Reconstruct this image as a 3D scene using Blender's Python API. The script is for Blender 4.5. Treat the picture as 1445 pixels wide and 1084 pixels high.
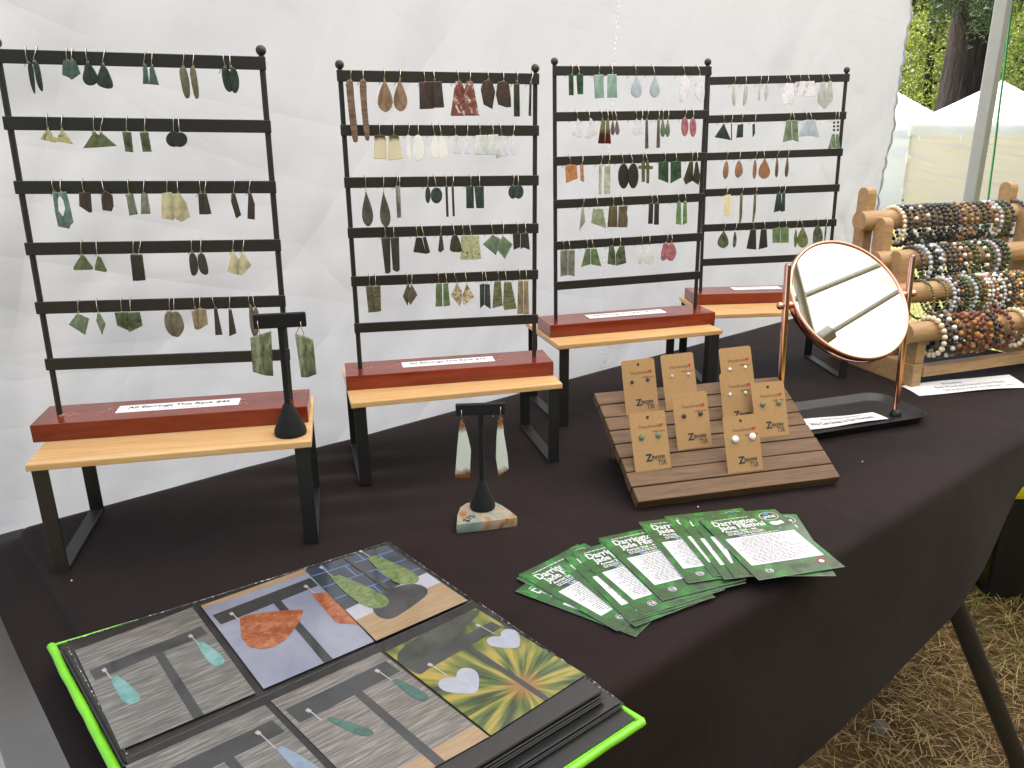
import bpy, bmesh, math, random
from mathutils import Vector, Matrix, noise

for o in list(bpy.data.objects):
    bpy.data.objects.remove(o)
random.seed(7)
scene = bpy.context.scene
COL = scene.collection

# ------------------------------------------------------------------ camera
# world: X along the table, Y across it (away from the stall keeper), Z up, table top at z = 0
CAM = Vector((0.0, 0.0, 0.4933))
RT = Vector((0.7541, -0.6567, -0.0025)).normalized()
FW = Vector((0.6190, 0.7121, -0.3313)).normalized()
UP = RT.cross(FW).normalized()
FPX, PW, PH, SX, SY = 1172.69, 1445.0, 1084.0, 38.058, 31.066
cd = bpy.data.cameras.new('camera')
co = bpy.data.objects.new('camera', cd)
COL.objects.link(co)
co.matrix_world = Matrix(((RT.x, UP.x, -FW.x, CAM.x), (RT.y, UP.y, -FW.y, CAM.y), (RT.z, UP.z, -FW.z, CAM.z), (0, 0, 0, 1)))
cd.sensor_width = 36.0
cd.sensor_fit = 'HORIZONTAL'
cd.lens = 36.0 * FPX / PW
cd.shift_x = -SX / PW
cd.shift_y = SY / PW
cd.clip_start = 0.02
cd.clip_end = 2000
scene.camera = co

# ------------------------------------------------------------------ light
SUN = Vector((-0.04, 0.50, 0.86)).normalized()
w = bpy.data.worlds.new('World')
scene.world = w
w.use_nodes = True
nt = w.node_tree
nt.nodes.clear()
sky = nt.nodes.new('ShaderNodeTexSky')
sky.sky_type = 'NISHITA'
sky.sun_disc = False
sky.sun_elevation = math.asin(SUN.z)
sky.sun_rotation = math.atan2(SUN.x, SUN.y)
sky.dust_density = 2.0
bg = nt.nodes.new('ShaderNodeBackground')
bg.inputs['Strength'].default_value = 0.13
wo = nt.nodes.new('ShaderNodeOutputWorld')
nt.links.new(sky.outputs[0], bg.inputs[0])
nt.links.new(bg.outputs[0], wo.inputs[0])
sd = bpy.data.lights.new('sun', 'SUN')
sd.energy = 4.5
sd.angle = math.radians(0.5)
sd.color = (1.0, 0.95, 0.88)
so = bpy.data.objects.new('sun', sd)
COL.objects.link(so)
so.rotation_euler = SUN.to_track_quat('Z', 'Y').to_euler()
vs = scene.view_settings
vs.view_transform = 'Standard'
vs.look = 'None'
vs.exposure = 1.72
vs.gamma = 1.0
vs.use_curve_mapping = False
scene.cycles.max_bounces = 10
scene.cycles.diffuse_bounces = 5
scene.cycles.transmission_bounces = 8
scene.cycles.sample_clamp_indirect = 6.0

# ------------------------------------------------------------------ picture ray -> point in the place
def ray(u, v):
    return FW + RT * ((u - PW / 2 - SX) / FPX) - UP * ((v - PH / 2 - SY) / FPX)
def at(u, v, z=0.0):
    d = ray(u, v)
    return CAM + d * ((z - CAM.z) / d.z)
def atp(u, v, n, p):
    d = ray(u, v)
    return CAM + d * ((Vector(p) - CAM).dot(n) / d.dot(n))
def atd(u, v, dist):
    d = ray(u, v)
    return CAM + d * (dist / math.hypot(d.x, d.y))
def px(p):
    d = Vector(p) - CAM
    z = d.dot(FW)
    return PW / 2 + SX + FPX * d.dot(RT) / z, PH / 2 + SY - FPX * d.dot(UP) / z

# ------------------------------------------------------------------ object helpers
def tag(o, label=None, cat=None, group=None, kind=None):
    if label: o['label'] = label
    if cat: o['category'] = cat
    if group: o['group'] = group
    if kind: o['kind'] = kind
    return o
def thing(name, label, cat, loc=(0, 0, 0), rz=0.0, group=None, rot=None):
    o = bpy.data.objects.new(name, None)
    COL.objects.link(o)
    o.empty_display_size = 0.02
    o.location = loc
    o.rotation_euler = rot if rot else (0, 0, rz)
    return tag(o, label, cat, group)
def link(name, me, parent=None, loc=None, rot=None):
    o = bpy.data.objects.new(name, me)
    COL.objects.link(o)
    if parent: o.parent = parent
    if loc: o.location = loc
    if rot: o.rotation_euler = rot
    return o

class MB:
    """collects verts / faces; build() links them as ONE mesh object"""
    def __init__(s):
        s.v, s.f, s.m, s.sm = [], [], [], []
    def add(s, vs, fs, mi=0, smooth=False):
        b = len(s.v)
        s.v += [tuple(x) for x in vs]
        s.f += [tuple(b + i for i in f) for f in fs]
        s.m += [mi] * len(fs)
        s.sm += [smooth] * len(fs)
        return s
    def box(s, x0, x1, y0, y1, z0, z1, mi=0, M=None):
        vs = [Vector((x, y, z)) for z in (z0, z1) for y in (y0, y1) for x in (x0, x1)]
        if M: vs = [M(p) if callable(M) else M @ p for p in vs]
        return s.add(vs, [(0, 2, 3, 1), (4, 5, 7, 6), (0, 1, 5, 4), (2, 6, 7, 3), (0, 4, 6, 2), (1, 3, 7, 5)], mi)
    def tube(s, path, r, n=8, mi=0, caps=True, closed=False):
        path = [Vector(p) for p in path]
        N = len(path)
        rs = r if isinstance(r, (list, tuple)) else [r] * N
        ref = None
        vs, fs = [], []
        for i, p in enumerate(path):
            a = path[i - 1] if (i > 0 or closed) else p
            b = path[(i + 1) % N] if (i < N - 1 or closed) else p
            t = (b - a)
            if t.length < 1e-9: t = Vector((0, 0, 1))
            t.normalize()
            if ref is None:
                ref = Vector((0, 0, 1)) if abs(t.z) < 0.9 else Vector((1, 0, 0))
            u = (ref - t * ref.dot(t))
            if u.length < 1e-6: u = t.orthogonal()
            u.normalize()
            ref = u
            w_ = t.cross(u)
            for k in range(n):
                an = 2 * math.pi * k / n
                vs.append(p + (u * math.cos(an) + w_ * math.sin(an)) * rs[i])
        seg = N if closed else N - 1
        for i in range(seg):
            for k in range(n):
                k2 = (k + 1) % n
                i2 = (i + 1) % N
                fs.append((i * n + k, i * n + k2, i2 * n + k2, i2 * n + k))
        s.add(vs, fs, mi, True)
        if caps and not closed:
            s.add(vs[:n], [tuple(range(n))[::-1]], mi)
            s.add(vs[-n:], [tuple(range(n))], mi)
        return s
    def lathe(s, prof, n=24, mi=0, c=(0, 0, 0)):
        vs, fs = [], []
        for r, z in prof:
            for k in range(n):
                a = 2 * math.pi * k / n
                vs.append((c[0] + r * math.cos(a), c[1] + r * math.sin(a), c[2] + z))
        for i in range(len(prof) - 1):
            for k in range(n):
                k2 = (k + 1) % n
                fs.append((i * n + k, i * n + k2, (i + 1) * n + k2, (i + 1) * n + k))
        s.add(vs, fs, mi, True)
        return s
    def sphere(s, c, r, mi=0, n=10, m=7, sq=(1, 1, 1)):
        vs = [(c[0], c[1], c[2] - r * sq[2])]
        for j in range(1, m):
            b = math.pi * j / m - math.pi / 2
            for k in range(n):
                a = 2 * math.pi * k / n
                vs.append((c[0] + r * sq[0] * math.cos(b) * math.cos(a), c[1] + r * sq[1] * math.cos(b) * math.sin(a), c[2] + r * sq[2] * math.sin(b)))
        vs.append((c[0], c[1], c[2] + r * sq[2]))
        fs = [(0, 1 + (k + 1) % n, 1 + k) for k in range(n)]
        for j in range(m - 2):
            for k in range(n):
                k2 = (k + 1) % n
                fs.append((1 + j * n + k, 1 + j * n + k2, 1 + (j + 1) * n + k2, 1 + (j + 1) * n + k))
        t = len(vs) - 1
        b = 1 + (m - 2) * n
        fs += [(b + k, b + (k + 1) % n, t) for k in range(n)]
        return s.add(vs, fs, mi, True)
    def prism(s, poly, z0, z1, mi=0, f=None, inset=0.0):
        """closed slab over a 2-D outline; f maps (x, y, z) to a point"""
        f = f or (lambda x, y, z: (x, y, z))
        ar = sum(poly[i][0] * poly[(i + 1) % len(poly)][1] - poly[(i + 1) % len(poly)][0] * poly[i][1] for i in range(len(poly)))
        if ar < 0: poly = poly[::-1]
        n = len(poly)
        cx = sum(p[0] for p in poly) / n
        cy = sum(p[1] for p in poly) / n
        if inset:
            e = (z1 - z0) * 0.3
            lay = [(1 - inset, z0), (1, z0 + e), (1, z1 - e), (1 - inset, z1)]
        else:
            lay = [(1, z0), (1, z1)]
        vs = [f(cx + (p[0] - cx) * k, cy + (p[1] - cy) * k, z) for k, z in lay for p in poly]
        L = len(lay)
        fs = [tuple(range(n))[::-1], tuple((L - 1) * n + i for i in range(n))]
        for j in range(L - 1):
            for i in range(n):
                i2 = (i + 1) % n
                fs.append((j * n + i, j * n + i2, (j + 1) * n + i2, (j + 1) * n + i))
        return s.add(vs, fs, mi)
    def mesh(s, name, mats):
        me = bpy.data.meshes.new(name)
        me.from_pydata(s.v, [], s.f)
        for m_ in (mats if isinstance(mats, (list, tuple)) else [mats]):
            me.materials.append(m_)
        me.polygons.foreach_set('material_index', s.m)
        me.polygons.foreach_set('use_smooth', s.sm)
        me.update()
        return me
    def build(s, name, mats, parent=None, bevel=0.0, seg=2, loc=None, rot=None):
        me = s.mesh(name, mats)
        if bevel:
            bm = bmesh.new()
            bm.from_mesh(me)
            bmesh.ops.remove_doubles(bm, verts=bm.verts, dist=1e-6)
            ed = [e for e in bm.edges if len(e.link_faces) == 2 and e.calc_face_angle(0) > 0.5]
            bmesh.ops.bevel(bm, geom=ed, offset=bevel, segments=seg, profile=0.6, affect='EDGES', clamp_overlap=True)
            bm.normal_update()
            bm.to_mesh(me)
            bm.free()
        return link(name, me, parent, loc, rot)

def chaikin(p, it=2):
    for _ in range(it):
        q = []
        for i in range(len(p)):
            a, b = p[i], p[(i + 1) % len(p)]
            q.append((a[0] * .75 + b[0] * .25, a[1] * .75 + b[1] * .25))
            q.append((a[0] * .25 + b[0] * .75, a[1] * .25 + b[1] * .75))
        p = q
    return p

def text_mesh(body, size, mat, offset=0.0, align='LEFT', sx=1.0, res=2):
    cu = bpy.data.curves.new('txt', 'FONT')
    cu.body = body
    cu.size = size
    cu.offset = offset
    cu.align_x = align
    cu.resolution_u = res
    cu.space_line = 0.95
    t = bpy.data.objects.new('txt', cu)
    COL.objects.link(t)
    me = bpy.data.meshes.new_from_object(t)
    bpy.data.objects.remove(t)
    bpy.data.curves.remove(cu)
    me.transform(Matrix.Diagonal((sx, 1, 1, 1)))
    me.materials.clear()
    me.materials.append(mat)
    return me
def join_meshes(items, mats, name):
    """items: (mesh, matrix) -> one mesh with the materials of its pieces"""
    bm = bmesh.new()
    for me, M in items:
        t = me.copy()
        t.transform(M)
        n0 = len(bm.faces)
        bm.from_mesh(t)
        bm.faces.ensure_lookup_table()
        mi = mats.index(me.materials[0])
        for f in bm.faces[n0:]: f.material_index = mi
        bpy.data.meshes.remove(t)
    out = bpy.data.meshes.new(name)
    for m_ in mats: out.materials.append(m_)
    bm.to_mesh(out)
    bm.free()
    return out
def T3(x, y, z=0.0): return Matrix.Translation((x, y, z))

# ------------------------------------------------------------------ materials
def lin(c):
    if isinstance(c, str):
        c = tuple(int(c[i:i + 2], 16) / 255 for i in (0, 2, 4))
    return tuple(((x + .055) / 1.055) ** 2.4 if x > .04045 else x / 12.92 for x in c) + (1.0,)
class NM:
    def __init__(s, name):
        s.mat = bpy.data.materials.new(name)
        s.mat.use_nodes = True
        s.t = s.mat.node_tree
        s.t.nodes.clear()
        s.out = s.t.nodes.new('ShaderNodeOutputMaterial')
    def n(s, typ, **kw):
        nd = s.t.nodes.new('ShaderNode' + typ)
        for k, v in kw.items():
            if k.startswith('i_'):
                key = k[2:].replace('_', ' ')
                nd.inputs[int(key) if key.isdigit() else key].default_value = v
            else:
                setattr(nd, k, v)
        return nd
    def l(s, a, b): s.t.links.new(a, b)
    def coord(s, scale=(1, 1, 1), rot=(0, 0, 0), kind='Object'):
        tc = s.n('TexCoord')
        mp = s.n('Mapping')
        mp.inputs['Scale'].default_value = scale
        mp.inputs['Rotation'].default_value = rot
        s.l(tc.outputs[kind], mp.inputs[0])
        return mp.outputs[0]
    def noise(s, vec, scale=5, detail=4, rough=.55, dist=0.0):
        nd = s.n('TexNoise')
        nd.inputs['Scale'].default_value = scale
        nd.inputs['Detail'].default_value = detail
        nd.inputs['Roughness'].default_value = rough
        nd.inputs['Distortion'].default_value = dist
        if vec: s.l(vec, nd.inputs['Vector'])
        return nd.outputs['Fac']
    def ramp(s, fac, stops):
        r = s.n('ValToRGB')
        e = r.color_ramp.elements
        while len(e) > 1: e.remove(e[-1])
        e[0].position, e[0].color = stops[0][0], stops[0][1]
        for p, c in stops[1:]:
            x = e.new(p)
            x.color = c
        s.l(fac, r.inputs[0])
        return r.outputs[0]
    def bump(s, h, strength=.3, dist=.002):
        b = s.n('Bump')
        b.inputs['Strength'].default_value = strength
        b.inputs['Distance'].default_value = dist
        s.l(h, b.inputs['Height'])
        return b.outputs[0]
    def pbr(s, color, rough=.5, metal=0.0, spec=.5, normal=None, coat=0.0, sheen=0.0, crough=.05):
        p = s.n('BsdfPrincipled')
        if hasattr(color, 'is_linked') or not isinstance(color, (tuple, list)): s.l(color, p.inputs['Base Color'])
        else: p.inputs['Base Color'].default_value = color
        if isinstance(rough, (int, float)): p.inputs['Roughness'].default_value = rough
        else: s.l(rough, p.inputs['Roughness'])
        p.inputs['Metallic'].default_value = metal
        p.inputs['Specular IOR Level'].default_value = spec
        p.inputs['Coat Weight'].default_value = coat
        p.inputs['Coat Roughness'].default_value = crough
        p.inputs['Sheen Weight'].default_value = sheen
        if normal: s.l(normal, p.inputs['Normal'])
        return p.outputs[0]
    def done(s, sh):
        s.l(sh, s.out.inputs[0])
        return s.mat
def simple(name, col, rough=.5, metal=0.0, spec=.5, coat=0.0, var=.12, scale=30, bump=0.0, sheen=0.0, crough=.05):
    m = NM(name)
    c = lin(col)
    v = m.coord()
    nf = m.noise(v, scale, 4)
    d = tuple(x * (1 - var) for x in c[:3]) + (1,)
    b = tuple(min(1, x * (1 + var)) for x in c[:3]) + (1,)
    rc = m.ramp(nf, [(.3, d), (.7, b)])
    nm = m.bump(nf, bump, .001) if bump else None
    return m.done(m.pbr(rc, rough, metal, spec, nm, coat, sheen, crough))
def wood(name, c1, c2, scale=(3, 40, 40), rough=.5, coat=0.0, dist=1.5, bump=.15, knots=None):
    m = NM(name)
    tc = m.n('TexCoord')
    oi = m.n('ObjectInfo')
    ad = m.n('VectorMath', operation='ADD')
    sc_ = m.n('VectorMath', operation='SCALE')
    cmb = m.n('CombineXYZ')
    for k in range(3): m.l(oi.outputs['Random'], cmb.inputs[k])
    m.l(cmb.outputs[0], sc_.inputs[0])
    sc_.inputs['Scale'].default_value = 7.3
    m.l(tc.outputs['Object'], ad.inputs[0])
    m.l(sc_.outputs[0], ad.inputs[1])
    mp = m.n('Mapping')
    mp.inputs['Scale'].default_value = scale
    m.l(ad.outputs[0], mp.inputs[0])
    n1 = m.noise(mp.outputs[0], 1.6, 6, .6, dist)
    n2 = m.noise(mp.outputs[0], 7, 3, .6, .3)
    mx = m.n('Math', operation='MULTIPLY_ADD')
    m.l(n2, mx.inputs[0])
    mx.inputs[1].default_value = .45
    m.l(n1, mx.inputs[2])
    a, b = lin(c1), lin(c2)
    mid = tuple((x + y) / 2 for x, y in zip(a, b))
    rc = m.ramp(mx.outputs[0], [(.45, a), (.68, mid), (.95, b)])
    return m.done(m.pbr(rc, rough, 0, .4, m.bump(mx.outputs[0], bump, .0008), coat))
def stone(name, c1, c2, trans=.35, scale=60, rough=.25, streak=(1, 1, 1), c3=None):
    """polished stone with some light passing through it"""
    m = NM(name)
    v = m.coord(streak)
    nf = m.noise(v, scale, 6, .65, .6)
    def soft(c):
        r, g_, b_, _ = lin(c)
        y = .3 * r + .6 * g_ + .1 * b_
        return tuple(min(1, (q * .64 + y * .36) * 1.38 + .006) for q in (r, g_, b_)) + (1.0,)
    st = [(.36, soft(c1)), (.62 if not c3 else .53, soft(c2))]
    if c3: st.append((.60, soft(c3)))
    rc = m.ramp(nf, st)
    p = m.pbr(rc, rough, 0, .5)
    if trans:
        t = m.n('BsdfTranslucent')
        m.l(rc, t.inputs[0])
        x = m.n('MixShader')
        x.inputs[0].default_value = trans
        m.l(p, x.inputs[1])
        m.l(t.outputs[0], x.inputs[2])
        p = x.outputs[0]
    return m.done(p)
def fabric(name, col, trans=.5, wr=(1, 1, 1), bs=.35, scale=9, creases=()):
    m = NM(name)
    v = m.coord(wr, (0, .5, 0))
    n1 = m.noise(v, scale, 3, .45, .35)
    acc = n1
    for k, (ang, along, across, amt) in enumerate(creases):
        # long thin folds running along one direction of the cloth
        mp2 = m.n('Mapping')
        mp2.inputs['Scale'].default_value = (across, 1, along)
        m.l(m.coord((1, 1, 1), (0, ang, 0)), mp2.inputs[0])
        vc = mp2.outputs[0]
        nz = m.noise(vc, 1.0, 1, .3, .25)
        a1 = m.n('Math', operation='MULTIPLY_ADD'); m.l(nz, a1.inputs[0]); a1.inputs[1].default_value = 2.0; a1.inputs[2].default_value = -1.0
        a2 = m.n('Math', operation='ABSOLUTE'); m.l(a1.outputs[0], a2.inputs[0])
        a3 = m.n('Math', operation='SUBTRACT'); a3.inputs[0].default_value = 1.0; m.l(a2.outputs[0], a3.inputs[1])
        a4 = m.n('Math', operation='POWER'); m.l(a3.outputs[0], a4.inputs[0]); a4.inputs[1].default_value = 3.0
        mk_ = m.noise(m.coord((1.6, 1.6, 1.6), (0, ang * 2 + k, 0)), 1.0, 1)
        a5 = m.n('Math', operation='MULTIPLY'); m.l(a4.outputs[0], a5.inputs[0]); m.l(mk_, a5.inputs[1])
        a6 = m.n('Math', operation='MULTIPLY_ADD'); m.l(a5.outputs[0], a6.inputs[0]); a6.inputs[1].default_value = amt; m.l(acc, a6.inputs[2])
        acc = a6.outputs[0]
    nb = m.bump(acc, bs, .012)
    c = lin(col)
    d = m.n('BsdfDiffuse')
    d.inputs[0].default_value = c
    m.l(nb, d.inputs['Normal'])
    t = m.n('BsdfTranslucent')
    t.inputs[0].default_value = c
    m.l(nb, t.inputs['Normal'])
    x = m.n('MixShader')
    x.inputs[0].default_value = trans
    m.l(d.outputs[0], x.inputs[1])
    m.l(t.outputs[0], x.inputs[2])
    return m.done(x.outputs[0])

M = {}
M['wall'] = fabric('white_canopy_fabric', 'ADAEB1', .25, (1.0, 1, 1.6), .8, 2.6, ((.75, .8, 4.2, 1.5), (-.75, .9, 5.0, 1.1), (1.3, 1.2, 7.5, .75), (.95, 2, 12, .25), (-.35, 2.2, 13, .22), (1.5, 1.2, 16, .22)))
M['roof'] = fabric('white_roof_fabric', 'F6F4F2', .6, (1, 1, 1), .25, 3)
M['black_metal'] = simple('black_powder_coat', '232221', .45, 0, .5, bump=.1, scale=300)
M['bamboo'] = wood('bamboo', 'C9955A', 'E6BE86', (4, 70, 60), .38, .15, .8, .05)
M['redwood'] = wood('cherry_stained_wood', '5A190C', '90341A', (3, 22, 22), .24, .35, 1.0, .04)
M['paper'] = simple('white_paper', 'F4F4F2', .6, var=.01)
M['ink'] = simple('black_ink', '2A2A30', .6)
M['ink_soft'] = simple('grey_ink', '8A8A90', .6)
M['gold'] = simple('gold_wire', 'D2C8AE', .25, 1.0, var=.02)
M['silver'] = simple('silver_wire', 'C9C4B8', .25, 1.0, var=.02)
M['copper'] = simple('polished_copper', 'E4A690', .14, 1.0, var=.02, scale=5)
M['velvet'] = simple('black_velvet', '0E0D0D', .9, sheen=.04)
M['stand_wood'] = wood('pine_stand', '94714A', 'B8966C', (6, 45, 45), .5, .0, 1.4, .1)
M['walnut'] = wood('walnut_plank', '4A3420', '75583A', (5, 60, 60), .6, .0, 1.2, .35)
M['kraft'] = simple('kraft_card', 'AD8758', .75, var=.06, scale=200)
M['black_plastic'] = simple('black_plastic', '161616', .4, var=.05)
M['yellow_plastic'] = simple('yellow_plastic', 'D6C81C', .4)
M['steel'] = simple('grey_painted_steel', '8E8E88', .45, .1, var=.03)
M['truss'] = simple('truss_steel', 'B9B9B2', .4, .1, var=.03)
M['red_print'] = simple('red_print', 'B8331F', .6)
# ------------------------------------------------------------------ ground
def gz(x, y):
    r = math.hypot(x, y)
    k = min(1, max(0, (r - 3.5) / 16.5))
    return -0.74 - 1.32 * (k * k * (3 - 2 * k))
mb = MB()
radii = [0, .6, 1.2, 1.8, 2.4, 3, 3.6, 4.4, 5.4, 6.6, 8, 10, 12.5, 15, 18, 21, 26, 34, 50, 90, 200, 600]
NA = 72
vs = [(0, 0, gz(0, 0))]
for r in radii[1:]:
    for k in range(NA):
        a = 2 * math.pi * k / NA
        x, y = r * math.cos(a), r * math.sin(a)
        vs.append((x, y, gz(x, y) + (noise.noise((x * 2, y * 2, 0)) * .012 if r < 12 else 0)))
fs = [(0, 1 + k, 1 + (k + 1) % NA) for k in range(NA)]
for j in range(len(radii) - 2):
    for k in range(NA):
        k2 = (k + 1) % NA
        fs.append((1 + j * NA + k, 1 + (j + 1) * NA + k, 1 + (j + 1) * NA + k2, 1 + j * NA + k2))
mb.add(vs, fs, 0, True)
m = NM('dry_ground')
v = m.coord()
a = m.noise(v, 2.2, 6, .6)
b = m.noise(v, 45, 5, .7, .8)
mm = m.n('Math', operation='MULTIPLY_ADD')
m.l(b, mm.inputs[0]); mm.inputs[1].default_value = .6; m.l(a, mm.inputs[2])
rc = m.ramp(mm.outputs[0], [(.55, lin('3A2B1E')), (.78, lin('6B5236')), (.95, lin('8A7448')), (1.0, lin('7A7A40'))])
M['ground'] = m.done(m.pbr(rc, .95, 0, .1, m.bump(b, .8, .02)))
# grass takes over from trampled soil a few metres out
m = NM('far_grass')
v = m.coord()
a = m.noise(v, 1.1, 6, .7)
rc = m.ramp(a, [(.3, lin('5A6038')), (.5, lin('787848')), (.7, lin('8C8458'))])
M['grass_far'] = m.done(m.pbr(rc, .95, 0, .1, m.bump(m.noise(v, 30, 4), .8, .03)))
for i, f in enumerate(mb.f):
    p = mb.v[f[0]]
    if math.hypot(p[0], p[1]) > 4.3: mb.m[i] = 1
tag(mb.build('ground', [M['ground'], M['grass_far']]), kind='structure')

# loose straw and dry grass lying on the ground by the table end
STRAW = [simple('straw_pale', 'BFA26A', .8, var=.2), simple('straw_brown', '8A6A3E', .85, var=.2), simple('straw_green', '6E7436', .85, var=.2)]
rs = random.Random(3)
mb = MB()
def blade(x, y, L, az, lift, wd, mi, curl):
    z = gz(x, y) + .002 + rs.random() * .012
    dx, dy = math.cos(az), math.sin(az)
    pv = []
    for k in range(4):
        t = k / 3
        ox = -dy * curl * t * t
        oy = dx * curl * t * t
        px_, py_ = x + dx * L * t + ox, y + dy * L * t + oy
        zz = z + lift * L * math.sin(t * 2.2)
        ww = wd * (1 - .8 * t)
        pv += [(px_ - dy * ww, py_ + dx * ww, zz), (px_ + dy * ww, py_ - dx * ww, zz)]
    mb.add(pv, [(2 * k, 2 * k + 1, 2 * k + 3, 2 * k + 2) for k in range(3)], mi)
for _ in range(26000):
    x, y = rs.uniform(.75, 2.9), rs.uniform(.1, 1.5)
    c = noise.noise((x * 3.1, y * 3.1, 4.0))
    if rs.random() > .55 + c * 1.1: continue
    g = noise.noise((x * 1.7, y * 1.7, 9.0))
    mi = 2 if (g > .35 and rs.random() < .4) else (0 if rs.random() < .62 else 1)
    blade(x, y, rs.uniform(.02, .075), rs.uniform(0, 6.28), rs.uniform(.02, .35 if mi == 2 else .22), rs.uniform(.0005, .0014), mi, rs.uniform(-.02, .02))
for _ in range(9000):
    r, a_ = rs.uniform(2.6, 9), rs.uniform(.05, 1.0)
    x, y = r * math.cos(a_), r * math.sin(a_)
    blade(x, y, rs.uniform(.05, .16), rs.uniform(0, 6.28), rs.uniform(.4, 1.2), rs.uniform(.002, .004), rs.choice((0, 2, 2)), rs.uniform(-.03, .03))
tag(mb.build('dry_grass', STRAW), kind='stuff')
# a stone lying in the straw
mb = MB()
p = at(1243, 1028, -.735)
mb.sphere((p.x, p.y, -.733), .022, 0, 12, 8, (1, .8, .6))
mb.v = [(x + noise.noise((x * 60, y * 60, z * 60)) * .004, y + noise.noise((x * 60, y * 60, z * 60 + 5)) * .004, z) for x, y, z in mb.v]
tag(mb.build('stone', simple('field_stone', '6E675C', .9, bump=.4, scale=120)), 'small grey stone lying in the dry straw below the table edge', 'stone')

# ------------------------------------------------------------------ white canopy wall behind the table
WY = 1.30
def wrinkle(x, z):
    p = Vector((x, z, 0))
    h = 0.012 * noise.noise((x * 1.1, z * .7, 2.0))
    for ang, sc_, am in ((.9, 2.6, .022), (-.5, 3.4, .020), (1.25, 6.0, .016), (.35, 8.0, .011), (1.0, 13.0, .006), (-.9, 18.0, .0035)):
        u = x * math.cos(ang) + z * math.sin(ang)
        q = -x * math.sin(ang) + z * math.cos(ang)
        n_ = noise.noise((q * sc_, u * sc_ * .28, ang * 7))
        h += am * (1 - abs(n_) * 2.2) * (.4 + .9 * abs(noise.noise((x * 1.3, z * 1.3, ang * 3 + 11))))
    return h
NX, NZ = 360, 170
X0, Z0, Z1 = -1.6, -.735, 1.30
def wall_edge(z):
    return 2.472 + .05 * max(0, z - .3) + .002 * math.sin(z * 17) + .005 * noise.noise((z * 21, 0, 5))
mb = MB()
vs = []
for j in range(NZ + 1):
    z = Z0 + (Z1 - Z0) * j / NZ
    xe = wall_edge(z)
    for i in range(NX + 1):
        t = i / NX
        x = X0 + (xe - X0) * (1 - (1 - t) ** 1.15)
        e = max(0, 1 - (xe - x) / .14)
        y = WY - wrinkle(x, z) + .005 * e * math.sin((xe - x) * 90) - .008 * e * e
        vs.append((x, y, z))
fs = [(j * (NX + 1) + i, j * (NX + 1) + i + 1, (j + 1) * (NX + 1) + i + 1, (j + 1) * (NX + 1) + i) for j in range(NZ) for i in range(NX)]
mb.add(vs, fs, 0, True)
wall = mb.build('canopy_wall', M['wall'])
tag(wall, 'wrinkled white fabric side wall hanging behind the display table', 'tent wall')
path = [Vector(vs[j * (NX + 1) + NX]) + Vector((.002 * math.sin(j * 2.1), .003 * math.sin(j * 1.3), 0)) for j in range(0, NZ + 1)]
mb = MB().tube(path, [.0034 + .0008 * noise.noise((j * .7, 3, 1)) for j in range(NZ + 1)], 7)
link('gathered_hem', mb.mesh('gathered_hem', M['wall']), wall)
mb = MB()
ps = atp(847, 250, Vector((0, 1, 0)), (0, WY, 0))
z = -.2
while z < 1.0:
    y = WY - wrinkle(ps.x, z) - .003
    mb.sphere((ps.x + .0022 * math.sin(z * 300), y, z), .0015, 0, 6, 4, (1, .5, 1.8))
    z += .0095
tag(link('seam_stitching', mb.mesh('seam_stitching', M['paper']), wall), kind='stuff')

# ------------------------------------------------------------------ our canopy: roof, frame, corner pole
CX0, CX1, CY0, CY1, ZE, ZP = -.05, 2.95, -1.75, 1.22, 1.30, 2.05
ccx, ccy = (CX0 + CX1) / 2, (CY0 + CY1) / 2
can = thing('canopy', 'white pop up canopy roof over the stall on grey steel poles', 'canopy', (ccx, ccy, -.74))
def cl(p): return Vector(p) - Vector((ccx, ccy, -.74))
mb = MB()
K = 24
ox0, ox1, oy0, oy1 = CX0 - .04, CX1 + .04, CY0 - .04, CY1 + .04
vs = []
for j in range(K + 1):
    for i in range(K + 1):
        a, b = i / K * 2 - 1, j / K * 2 - 1
        d = max(abs(a), abs(b))
        z = ZE + .05 + (ZP - ZE) * (1 - d) 
        vs.append(cl((ccx + a * (ox1 - ox0) / 2, ccy + b * (oy1 - oy0) / 2, z)))
mb.add(vs, [(j * (K + 1) + i, j * (K + 1) + i + 1, (j + 1) * (K + 1) + i + 1, (j + 1) * (K + 1) + i) for j in range(K) for i in range(K)], 0, True)
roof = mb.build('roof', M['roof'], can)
mb = MB()
for (xa, ya, xb, yb) in ((ox0, oy0, ox1, oy0), (ox1, oy0, ox1, oy1), (ox0, oy1, ox1, oy1), (ox0, oy0, ox0, oy1)):
    n_ = 40
    vs = []
    for i in range(n_ + 1):
        t = i / n_
        x, y = xa + (xb - xa) * t, ya + (yb - ya) * t
        wv = .006 * math.sin(t * 30)
        for z in (ZE + .05, ZE - .08, ZE - .2):
            o_ = wv * (ZE + .05 - z) * 4
            vs.append(cl((x + (o_ if xa == xb else 0), y + (o_ if ya == yb else 0), z)))
    mb.add(vs, [(3 * i + k, 3 * i + 3 + k, 3 * i + 4 + k, 3 * i + 1 + k) for i in range(n_) for k in (0, 1)], 0, True)
mb.build('valance', M['roof'], can)
def bar_between(a, b, r, name, parent, mat, n=4, org=Vector((ccx, ccy, -.74))):
    return link(name, MB().tube([Vector(a) - org, Vector(b) - org], r, n).mesh(name, mat), parent)
PX, PY = None, 1.20
pole_top = atp(1410, 40, Vector((0, 1, 0)), (0, 1.20, 0))
for (x, y) in ((pole_top.x, 1.20), (CX0, CY0), (CX1, CY0), (CX0, 1.20)):
    mbp = MB().box(x - ccx - .02, x - ccx + .02, y - ccy - .02, y - ccy + .02, 0, ZE + .74 + .04)
    mbp.build('pole', M['steel'], can, .004)
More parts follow.
